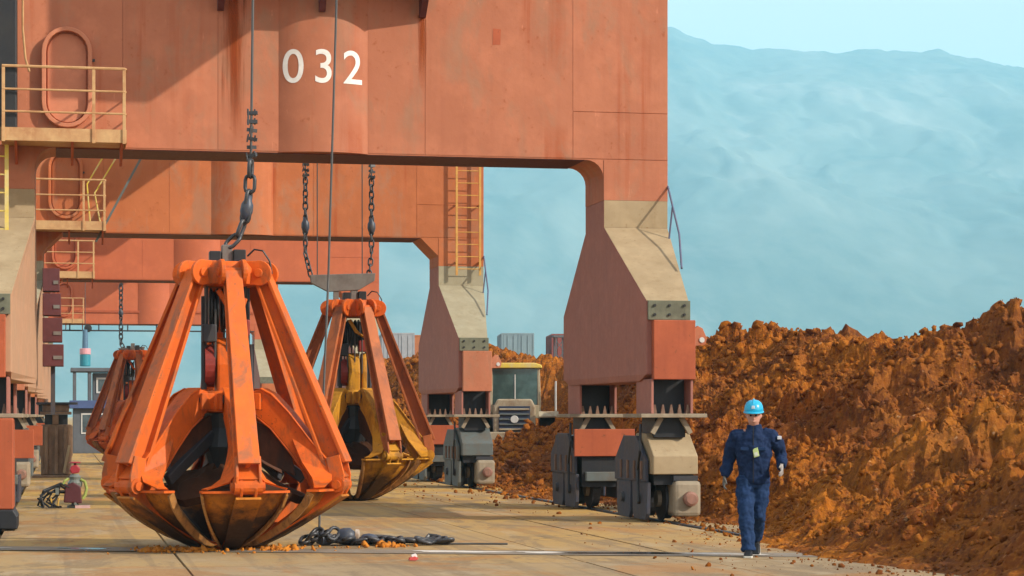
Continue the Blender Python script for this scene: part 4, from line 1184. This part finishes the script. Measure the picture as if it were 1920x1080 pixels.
MB().prism([(-.95,.42),(.95,.42),(.95,.70),(.70,.78),(-.70,.78),(-.95,.70)], -1.25, -1.02).build('counterweight', M['loader'], ld, .04)
MB().box(-.08, .08, -1.33, -1.252, .48, .62).build('tow_hitch', M['dark'], ld)
cabm = MB()
for sx in (-1, 1):
    for yy in (1.15, 2.75):
        cabm.bar((sx*.74, yy, 1.55), (sx*.70, yy+.05, 2.80), .09, .09, (0, 1, 0))
cabm.box(-.78, .78, 1.1, 2.8, 1.2, 1.62)
cabo = cabm.build('cab', M['loader'], ld, .02)
MB().prism([(-.82,2.80),(.82,2.80),(.80,2.90),(.6,2.97),(-.6,2.97),(-.80,2.90)], 1.0, 2.95).build('roof', M['yellow'], cabo, .03)
MB().box(-.68, .68, 1.15, 1.17, 1.63, 2.78).build('rear_window', M['glass_g'], cabo)
MB().box(-.015, .015, 1.13, 1.149, 1.65, 2.6).build('wiper', M['frame_w'], cabo)
for sx in (-1, 1):
    MB().box(sx*.72-.01, sx*.72+.01, 1.2, 2.7, 1.63, 2.78).build('side_window', M['glass_g'], cabo)
MB().box(-.25, .25, 1.9, 2.3, 1.62, 2.35).build('seat', M['dark'], cabo, .05)
for sx in (-1, 1):
    for yy in (.2, 3.3):
        w = MB().lathe([(.30,-.25),(.55,-.27),(.68,-.22),(.70,-.1),(.70,.1),(.68,.22),(.55,.27),(.30,.25)], (sx*1.0, yy, .60), 'x', 26).build('wheel', M['tyre'], ld)
        MB().lathe([(.0,-.20),(.30,-.24),(.32,.24),(.0,.20)], (sx*1.0, yy, .60), 'x', 18).build('rim', M['yellow'], w)
    MB().prism([(-.7,1.28),(-.45,1.42),(.85,1.42),(1.05,1.28),(1.05,1.22),(-.7,1.22)], sx*1.0-.30, sx*1.0+.30, 'x').build('fender', M['loader'], ld, .02)
    MB().tube([(sx*1.22, -.4, 1.42), (sx*1.22, -.4, 2.35), (sx*1.22, .9, 2.35), (sx*1.22, .9, 1.42)], .025, 6).build('handrail', M['frame_w'], ld)
    MB().bar((sx*.4, 3.0, 1.6), (sx*.5, 4.6, .7), .16, .30, (0, 0, 1)).build('boom_arm', M['loader'], ld)
MB().prism([(4.4,.15),(5.5,.1),(5.4,.25),(4.8,.4),(4.6,.8),(4.8,1.25),(4.5,1.2),(4.35,.6)], -1.4, 1.4, 'x').build('bucket', M['dark'], ld)

# ------------------------------------------------------------------ containers far behind
def container(x, y, z, rz, label, base, L=6.06, group='shipping containers stacked behind the ore'):
    m = paint('container_paint', base, tuple(v*.75 for v in base), .5, .4, .6, .25, .8)
    root = empty('shipping_container', (x, y, z), rz); tag(root, label, 'container', group)
    W, H_ = 1.22, 2.59
    MB().box(-W+.06, W-.06, .06, L-.06, .12, H_-.08).build('body', m, root)
    fm = MB()
    for sx in (-1, 1):
        for yy in (0, L-.12):
            lo, hi = sorted((sx*W, sx*(W-.12))); fm.box(lo, hi, yy, yy+.12, .0, H_)
    for zz in (0, H_-.12):
        for yy in (0, L-.12):
            fm.box(-W+.121, W-.121, yy+.004, yy+.116, zz, zz+.12)
        for sx in (-1, 1):
            lo, hi = sorted((sx*(W-.004), sx*(W-.116))); fm.box(lo, hi, .121, L-.121, zz, zz+.12)
    fm.build('frame', m, root)
    for sx in (-1, 1):
        lo, hi = sorted((sx*.02, sx*(W-.14)))
        d_ = MB().box(lo, hi, .02, .058, .13, H_-.13).build('door', m, root, .01)
        for k in (.3, .75):
            MB().cyl((sx*k, .0, .2), (sx*k, .0, H_-.2), .03, n=8).build('lock_rod', m, d_)
    for sx in (-1, 1):
        for k in range(18):
            yy = .3 + k*.31
            lo, hi = sorted((sx*(W-.062), sx*(W-.03)))
            MB().box(lo, hi, yy, yy+.16, .13, H_-.13).build('side_rib', m, root)
    return root
BG = (0.20, 0.27, 0.30)
container(33.2, 163.2, 0, R(-8), 'blue container at the bottom of the stack behind the loader', (0.06, 0.10, 0.24))
container(33.2, 163.2, 2.60, R(-8), 'blue-grey container in the middle of the stack behind the loader', (0.10, 0.16, 0.30))
container(33.2, 163.2, 5.20, R(-8), 'pale blue-grey container on top of the stack behind the loader', BG)
container(24.4, 164.4, 0, R(-6), 'grey container under the orange-edged one beside the yellow grab', (0.24, 0.25, 0.27))
container(24.4, 164.4, 2.60, R(-6), 'grey container in the middle of the stack beside the yellow grab', (0.26, 0.27, 0.30))
container(24.4, 164.4, 5.20, R(-6), 'grey container topmost of the stack beside the yellow grab', (0.30, 0.31, 0.33))
container(26.0, 168.6, 0, R(-6), 'orange container at the bottom just right of the grey stack', (0.42, 0.15, 0.06))
container(26.0, 168.6, 2.60, R(-6), 'orange container in the middle just right of the grey stack', (0.42, 0.15, 0.06))
container(26.0, 168.6, 5.20, R(-6), 'orange container on top just right of the grey stack', (0.42, 0.15, 0.06))
container(21.3, 138.5, 0, R(-4), 'bright blue container standing on the ground right of the yellow grab', (0.07, 0.26, 0.38))
container(21.3, 138.5, 2.60, R(-4), 'bright blue container on top right of the yellow grab', (0.07, 0.28, 0.40))
container(37.2, 164.0, 0, R(-8), 'dark red container at the bottom left of the near crane leg', (0.22, 0.06, 0.05))
container(37.2, 164.0, 2.60, R(-8), 'dark red container in the middle left of the near crane leg', (0.22, 0.06, 0.05))
container(37.2, 164.0, 5.20, R(-8), 'dark red container on top left of the near crane leg', (0.22, 0.06, 0.05))
ms = empty('light_mast', (35.2, 158, 0)); tag(ms, 'thin grey lattice mast beside the dark red containers', 'mast')
for dx, dy in ((-.3,-.3),(.3,-.3),(.3,.3),(-.3,.3)):
    MB().box(dx-.04, dx+.04, dy-.04, dy+.04, 0, 7.3).build('upright', M['grey'], ms)
for k in range(9):
    s = 1 if k % 2 else -1
    MB().bar((-.3*s, -.3, .3+k*.75), (.3*s, -.3, 1.05+k*.75), .05, .05, (0, 1, 0)).build('lacing', M['grey'], ms)
    MB().bar((.3*s, .3, .3+k*.75), (-.3*s, .3, 1.05+k*.75), .05, .05, (0, 1, 0)).build('lacing', M['grey'], ms)
MB().box(-.5, .5, -.4, .4, 7.3, 7.45).build('lamp_deck', M['grey'], ms)

# ------------------------------------------------------------------ grey control hut at the left, far back
ht = empty('control_hut', (1.55, 99.0, 0)); tag(ht, 'grey two-storey control hut with a blue band, standing under the farthest arch', 'hut')
wl = MB().box(-1.1, 1.6, 0, 2.4, 0, 1.95).build('wall', M['grey'], ht, .02)
w = MB().box(-.75, .30, -.03, .002, .85, 1.75).build('window', M['frame_w'], ht)
for x0 in (-.69, -.19):
    MB().box(x0, x0+.43, -.045, -.031, .92, 1.68).build('pane', M['glass'], w)
MB().box(-1.25, 1.75, -.25, 2.6, 1.952, 2.30).build('blue_band', M['blue_band'], ht, .02)
for xx in (-1.1, -.45, 1.45):
    MB().box(xx, xx+.14, 0, .14, 2.302, 3.55).build('post', M['grey'], ht)
    MB().box(xx, xx+.14, 2.2, 2.34, 2.302, 3.55).build('post', M['grey'], ht)
up = MB().box(-.25, 1.40, .3, 2.1, 2.302, 3.50).build('upper_cabin', M['grey'], ht, .02)
w = MB().box(-.10, 1.20, .262, .302, 2.62, 3.30).build('upper_window', M['frame_w'], up)
MB().box(-.02, 1.12, .25, .261, 2.70, 3.22).build('pane', M['glass'], w)
MB().box(-1.2, 1.7, -.1, 2.5, 3.552, 3.72).build('roof', M['grey'], ht, .02)

hw = empty('hanging_float', (.98, 99.76, 3.8)); tag(hw, 'teal and pink banded float hanging below the farthest crane girder', 'float')
MB().cyl((0,0,.0), (0,0,.52), .23, n=18).build('float_body', plain('float_teal', (.03, .22, .27)), hw, .03)
MB().cyl((0,0,.521), (0,0,.78), .24, n=18).build('float_band', plain('float_pink', (.62, .30, .32)), hw, .02)
MB().cyl((0,0,.781), (0,0,1.6), .13, .11, n=14).build('float_neck', plain('float_blue', (.08, .16, .24)), hw, .01)
MB().lathe([(.06,-.06),(.17,-.05),(.17,.05),(.06,.06)], (.12, 0, 1.66), 'y', 16).build('pulley', M['black'], hw)
MB().tube([(0, 0, 1.55), (0, 0, 9.5)], .015, 6).build('rope', M['wire'], hw)

# ------------------------------------------------------------------ standpipe form made up for an unclear red-topped shape beside the left rail
vp = empty('standpipe', (.22, 40.4, 0)); tag(vp, 'unclear red-capped shape built as a standpipe with yellow-green hose and tangled black cables near the left crane leg', 'standpipe')
red = plain('valve_red', (.33, .025, .035)); lime = plain('hose_lime', (.28, .33, .07)); pale = plain('pipe_pale', (.15, .165, .145))
MB().lathe([(.14,0),(.14,.04),(.06,.06),(.06,.34),(.12,.38),(.13,.44),(.09,.50),(.10,.55),(.06,.60),(.0,.60)], (0,0,0), 'z', 14).build('pipe', pale, vp)
vc = MB().prism([(-.06,.60),(.07,.62),(.09,.70),(.03,.77),(-.07,.74),(-.10,.67)], -.08, .08).build('valve_cap', red, vp, .02)
MB().lathe([(.085,-.012),(.105,0),(.085,.014),(.075,0)], (.0,.0,.80), 'z', 14).build('handwheel', red, vc)
MB().cyl((0,0,.74), (0,0,.81), .022, n=8).build('valve_stem', M['dark'], vc)
MB().bar((-.08, 0, .80), (.08, .0, .80), .02, .015, (0, 0, 1)).build('handwheel_spoke', red, vc)
MB().prism([(-.20,.10),(.12,.08),(.10,.38),(-.03,.46),(-.17,.40)], -.16, .10).build('junction_box', plain('box_dark_red', (.085, .018, .022)), vp, .02)
MB().tube([(.10,-.05,.50),(.17,-.08,.46),(.20,-.1,.34),(.17,-.12,.22),(.13,-.13,.16)], .028, 8).build('hose', lime, vp)
MB().tube([(-.12,-.1,.52),(-.18,-.14,.48),(-.22,-.15,.40)], .022, 8).build('hose', lime, vp)
MB().box(-.34, -.28, -.20, -.16, .24, .36).build('cable_tag', pale, vp)
MB().tube([(-.42,-.15,.18),(-.40,-.16,.06),(-.30,-.16,.05),(-.28,-.15,.18)], .018, 6).build('lifting_eye', plain('eye_yellow', (.55, .33, .06)), vp)
MB().tube([(.02,-.12,.16),(.0,-.14,.06),(.06,-.2,.02)], .03, 6).build('drain_pipe', pale, vp)
rr_ = random.Random(12)
for k in range(9):
    a = rr_.uniform(.20, .42); e = rr_.uniform(-.55, -.3)
    MB().tube([(-.1, -.1+rr_.uniform(-.05,.05), a), (-.25, -.12+rr_.uniform(-.1,.1), a+rr_.uniform(.0,.1)), (e, -.1+rr_.uniform(-.15,.1), rr_.uniform(.12,.32)), (e-.1, -.1+rr_.uniform(-.2,.1), rr_.uniform(.015,.25)), (e+rr_.uniform(-.2,.25), rr_.uniform(-.3,.0), .02)], .018, 6).build('cable', M['black'], vp)
MB().box(.0, .26, -.24, -.10, .0, .05).build('base_plate', plain('plate_pink', (.55, .35, .33)), vp)

pd = empty('pedestal', (-.16, 60.6, 0)); tag(pd, 'tan ribbed stand-in for a crane bogie with a dark flange plate, behind the red-capped standpipe', 'pedestal')  # separate block made up in place of a crane's left bogie
M['rusty_tan'] = paint('rusty_tan_steel', (0.22, 0.135, 0.08), (0.13, 0.075, 0.045), .6, .6, .7, .2, 2.0, RUST, .7, grime=(0.10, 0.06, 0.04), grime_amt=.6)
MB().prism([(-.40,.06),(.40,.06),(.40,.5),(.43,.6),(.43,1.36),(.38,1.40),(-.38,1.40),(-.43,1.36),(-.43,.6),(-.40,.5)], 0, .9).build('body', M['rusty_tan'], pd, .02)
for xx in (-.26, .0, .24):
    MB().box(xx-.045, xx+.045, -.07, -.001, .08, 1.34).build('rib', M['rusty_tan'], pd, .008)
MB().bar((.20, -.05, .12), (.34, -.05, .85), .07, .05, (0, 1, 0)).build('strut', M['tan'], pd)
MB().box(-.30, .30, .1, .8, 1.40, 1.66).build('neck', M['black'], pd)
MB().box(-.10, .06, -.01, .09, 1.402, 1.66).build('rib', M['rusty_tan'], pd)
MB().box(-.42, .40, -.05, .95, 1.662, 1.74).build('collar', M['rusty_tan'], pd, .01)
MB().box(-.36, .34, 0, .9, 1.742, 1.93).build('head', M['rusty_tan'], pd, .02)
MB().box(-.52, .56, -.1, 1.0, 1.932, 1.99).build('flange', M['dark'], pd, .008)
MB().box(-.62, .58, -.2, 1.2, 0, .058).build('base', M['rusty_tan'], pd, .01)

# ------------------------------------------------------------------ walking worker
M['navy'] = paint('navy_workwear', (0.010, 0.022, 0.062), (0.007, 0.014, 0.040), .15, .25, .85, .15, 5.0)
M['navy2'] = paint('blue_work_trousers', (0.014, 0.034, 0.090), (0.009, 0.020, 0.055), .15, .25, .85, .15, 5.0)
M['skin'] = plain('skin', (.50, .25, .18), .55, .3)
M['glove'] = plain('work_glove', (.34, .30, .27), .85, .1)
M['glove_d'] = plain('work_glove_dark', (.13, .12, .105), .85, .1)
M['helmet'] = plain('helmet_cyan', (.012, .36, .56), .3, .5)
M['shoe'] = plain('shoe_black', (.012, .012, .014), .5, .35)
M['sole'] = plain('shoe_sole_pale', (.5, .47, .40), .8, .2)
M['hairm'] = plain('hair_black', (.012, .011, .010), .7, .2)

def rings(m, secs, n=20):
    """closed loft through ellipses (cx, cy, z, rx, ry)"""
    v = []
    for cx, cy, z, rx, ry in secs:
        for k in range(n):
            t = 2*math.pi*k/n
            v.append((cx + rx*math.cos(t), cy + ry*math.sin(t), z))
    f = [tuple(range(n-1, -1, -1)), tuple(range((len(secs)-1)*n, len(secs)*n))]
    for i in range(len(secs)-1):
        for k in range(n):
            f.append((i*n+k, i*n+(k+1) % n, (i+1)*n+(k+1) % n, (i+1)*n+k))
    return m.add(v, f)

def fuse(name, m, mat, parent, vox=.011, it=4, fold=0):
    o = m.build(name, mat, parent)
    r = o.modifiers.new('remesh', 'REMESH'); r.mode = 'VOXEL'; r.voxel_size = vox; r.use_smooth_shade = True
    s = o.modifiers.new('smooth', 'SMOOTH'); s.factor = .5; s.iterations = it
    if fold:
        tx = bpy.data.textures.get('cloth_folds')
        if tx is None:
            tx = bpy.data.textures.new('cloth_folds', 'CLOUDS'); tx.noise_scale = .085; tx.noise_depth = 2
        d = o.modifiers.new('folds', 'DISPLACE'); d.texture = tx; d.strength = fold; d.mid_level = .5; d.texture_coords = 'LOCAL'
    return o

pr = empty('person', (7.84, 24.85, 0), R(-20))
tag(pr, 'person in navy work clothes and a bright blue hard hat walking towards the camera', 'person')
# limbs: his right side is -x (left in the picture), he looks along -y
HR, KR, AR = (-.092, 0, .90), (-.085, -.15, .50), (-.050, -.19, .10)
HL, KL, AL = (.085, .02, .90), (.055, .02, .49), (.015, .33, .22)
SR, ER, WR = (-.195, .01, 1.415), (-.285, .07, 1.14), (-.335, -.01, .92)
SL, EL, WL = (.195, .01, 1.415), (.315, .09, 1.17), (.325, -.12, 1.05)
body = MB()
rings(body, [(0,.01,.84,.15,.105),(0,.01,.95,.165,.115),(0,.0,1.08,.145,.10),(0,-.005,1.22,.165,.11),(0,0,1.36,.19,.11),(0,.01,1.44,.12,.075),(0,.005,1.48,.062,.06),(0,-.005,1.54,.058,.058)])
rings(body, [(0,-.03,1.505,.030,.032),(0,-.028,1.525,.050,.052),(0,-.02,1.56,.066,.078),(0,-.012,1.61,.075,.092),(0,-.006,1.66,.078,.098),(0,0,1.70,.074,.092),(0,.004,1.735,.055,.068),(0,.005,1.75,.02,.025)])
body.tube([(0,-.098,1.64),(0,-.122,1.605),(0,-.112,1.592),(0,-.09,1.59)], [.010,.015,.014,.008], 8)          # nose
body.tube([(-.052,-.088,1.655),(-.02,-.105,1.655),(.02,-.105,1.655),(.052,-.088,1.655)], [.008,.010,.010,.008], 6)  # brow
body.tube([(-.024,-.092,1.562),(0,-.102,1.560),(.024,-.092,1.562)], [.006,.010,.006], 6)                    # lips
for s in (-1, 1):
    body.tube([(s*.076,.0,1.65),(s*.086,.012,1.63),(s*.078,.006,1.595)], [.010,.016,.009], 8)                  # ears
for a, k, e in ((HR,KR,AR),(HL,KL,AL)):
    body.tube([a, tuple((Vector(a)+Vector(k))/2), k, tuple(Vector(k)*.6+Vector(e)*.4), e], [.085,.075,.055,.055,.04], 12)
for a, k, e in ((SR,ER,WR),(SL,EL,WL)):
    body.tube([(a[0]*.5, a[1], a[2]), a, k, tuple((Vector(k)+Vector(e))/2), e], [.06,.058,.045,.042,.03], 12)
fuse('body', body, M['skin'], pr, .009, 3)
for s in (-1, 1):
    MB().lathe([(.0,-.012),(.010,-.008),(.012,0),(.0,.01)], (s*.030, -.098, 1.632), 'y', 10).build('eye', M['hairm'], pr)
hair = MB()
rings(hair, [(0,.035,1.56,.070,.062),(0,.03,1.62,.080,.075),(0,.022,1.68,.084,.088),(0,.015,1.72,.078,.085)])
fuse('hair', hair, M['hairm'], pr, .009, 2)
# jacket
jk = MB()
rings(jk, [(0,.01,.835,.182,.132),(0,.01,.87,.188,.138),(0,.005,.98,.178,.132),(0,0,1.10,.194,.140),(0,-.01,1.24,.210,.150),(0,-.005,1.36,.215,.140),(0,.005,1.43,.165,.105),(0,.008,1.475,.092,.085),(0,.008,1.525,.082,.080)], 24)
for a, k, e in ((SR,ER,WR),(SL,EL,WL)):
    d_ = (Vector(e)-Vector(k)).normalized()
    jk.tube([(a[0]*.55, a[1], a[2]-.01), (a[0]*1.0, a[1], a[2]-.03), tuple(Vector(a)*.5+Vector(k)*.5+Vector((a[0]*.10,0,0))), k, tuple(Vector(k)*.45+Vector(e)*.55), tuple(Vector(e)-d_*.03), tuple(Vector(e)+d_*.005)], [.085,.092,.082,.072,.068,.058,.050], 14)
fuse('jacket', jk, M['navy'], pr, .010, 4, .05)
MB().box(-.185, .185, -.128, -.122, .90, .906).build('jacket_hem', M['navy2'], pr)
MB().tube([(0,-.142,.86),(0,-.136,1.0),(0,-.146,1.15),(0,-.155,1.28),(0,-.138,1.40),(0,-.09,1.50)], .006, 6).build('zip', M['hairm'], pr)
for s in (-1, 1):
    MB().prism([(s*.055,1.225),(s*.145,1.23),(s*.145,1.265),(s*.055,1.262)], -.158, -.128).build('pocket_flap', M['navy2'], pr, .004)
bd = MB().prism([(.012,1.145),(.072,1.165),(.052,1.265),(-.006,1.245)], -.168, -.160).build('badge', plain('badge_lime', (.46,.56,.22)), pr, .003)
MB().prism([(.020,1.16),(.060,1.173),(.048,1.215),(.010,1.20)], -.171, -.1685).build('badge_photo', plain('badge_white', (.6,.62,.5)), bd)
MB().box(-.012, .034, -.03, .03, -.02, .02).build('sleeve_patch', plain('patch_white', (.6,.6,.62)), pr, .004).location = (.285, -.045, 1.375)
# trousers
tr = MB()
rings(tr, [(0,.01,.80,.150,.115),(0,.01,.86,.165,.12),(0,.01,.96,.165,.118)], 20)
for a, k, e in ((HR,KR,AR),(HL,KL,AL)):
    A_, K_, E_ = Vector(a), Vector(k), Vector(e)
    tr.tube([tuple(A_+Vector((0,0,.02))), tuple(A_*.6+K_*.4), tuple(K_), tuple(K_*.5+E_*.5+Vector((0,.015,0))), tuple(E_*.85+K_*.15), tuple(E_+(E_-K_).normalized()*.02)], [.108,.104,.090,.084,.078,.082], 14)
fuse('trousers', tr, M['navy2'], pr, .010, 4, .05)
# shoes
def shoe(ankle, pitch):
    m = MB()
    v = [(-.042,-.175),(.038,-.175),(.052,-.12),(.048,-.02),(.036,.07),(-.036,.07),(-.045,-.02),(-.052,-.12)]
    m.add([(x,y,.018) for x,y in v]+[(x*.95,y*.96,.05) for x,y in v]+[(x*.75,max(y,-.10)*.85+.0,.085 if y < 0 else .10) for x,y in v], [tuple(range(7,-1,-1)), tuple(range(16,24))]+[(a,(a+1)%8,8+(a+1)%8,8+a) for a in range(8)]+[(8+a,8+(a+1)%8,16+(a+1)%8,16+a) for a in range(8)])
    m.cyl((0,.025,.07), (0,.02,.14), .048, .052, n=12)
    o = fuse('shoe', m, M['shoe'], pr, .008, 2)
    so_ = MB().prism([(x*1.04, y*1.03) for x,y in v], 0, .024, 'z').build('sole', M['sole'], o, .006)
    o.location = (ankle[0], ankle[1]-.01, ankle[2]-.10); o.rotation_euler = (pitch, 0, 0)
    return o
shoe((AR[0], AR[1], .102), R(0))
s2_ = shoe((AL[0], AL[1], AL[2]), R(32)); s2_.location = (AL[0], AL[1]+.03, .075)
# gloved hands: palm, four fingers and a thumb each
def hand(w, d, palm_n, mat, thumb_side):
    W_, D_ = Vector(w), Vector(d).normalized(); Nn = Vector(palm_n).normalized(); S_ = D_.cross(Nn).normalized()*thumb_side
    m = MB()
    c0 = W_ - D_*.02
    m.bar(c0, W_ + D_*.095, .062, .036, Nn, .086, .034)
    for k, ln in enumerate((.070, .080, .075, .058)):
        off = S_*(.033 - k*.022)
        p0 = W_ + D_*.080 + off
        p1 = p0 + (D_ + Nn*.15).normalized()*ln*.5
        p2 = p1 + (D_ + Nn*.75).normalized()*ln*.32
        p3 = p2 + (D_*.7 + Nn).normalized()*ln*.28
        m.tube([p0, p1, p2, p3], [.0105,.0105,.0095,.008], 8)
    t0 = W_ + D_*.02 + S_*.030
    t1 = t0 + (S_*.8 + D_*.7 + Nn*.3).normalized()*.035
    t2 = t1 + (S_*.25 + D_ + Nn*.4).normalized()*.032
    t3 = t2 + (D_ + Nn*.4).normalized()*.022
    m.tube([t0, t1, t2, t3], [.015,.013,.012,.009], 8)
    return fuse('glove', m, mat, pr, .0055, 2)
hand(WR, (-.10, -.15, -1), (1, .1, 0), M['glove_d'], 1)
hand(WL, (.05, -.75, -.75), (-1, 0, 0), M['glove'], -1)
# hard hat with brim
hh = MB().lathe([(.117,0),(.119,.03),(.112,.07),(.093,.108),(.060,.132),(.020,.141),(.0,.142)], (0,.0,0), 'z', 28)
hat = hh.build('hard_hat', M['helmet'], pr, 0, True); hat.location = (0, .002, 1.672); hat.scale = (.93, 1.10, 1.0); hat.rotation_euler = (R(4), 0, 0)
bm_ = MB(); n = 24; v = []
for k in range(n):
    t = 2*math.pi*k/n; fr_ = max(0, -math.sin(t))
    ro = .126 + .045*fr_**1.5
    v += [(.112*math.cos(t), .112*math.sin(t), .012), (ro*math.cos(t), ro*math.sin(t), .0-.012*fr_), (ro*math.cos(t), ro*math.sin(t), .007-.012*fr_), (.112*math.cos(t), .112*math.sin(t), .022)]
f = []
for k in range(n):
    j = (k+1) % n
    for q in range(4): f.append((k*4+q, k*4+(q+1) % 4, j*4+(q+1) % 4, j*4+q))
bm_.add(v, f).build('brim', M['helmet'], hat, 0, True)
MB().tube([(0,-.105,.06),(0,-.085,.112),(0,-.04,.139),(0,.02,.146),(0,.07,.126),(0,.10,.08)], .010, 8).build('ridge', M['helmet'], hat, 0, True)
MB().prism([(-.022,.045),(.022,.045),(.018,.08),(-.018,.08)], -.121, -.108).build('hat_badge', plain('hat_badge_white', (.6,.66,.7)), hat, .003)
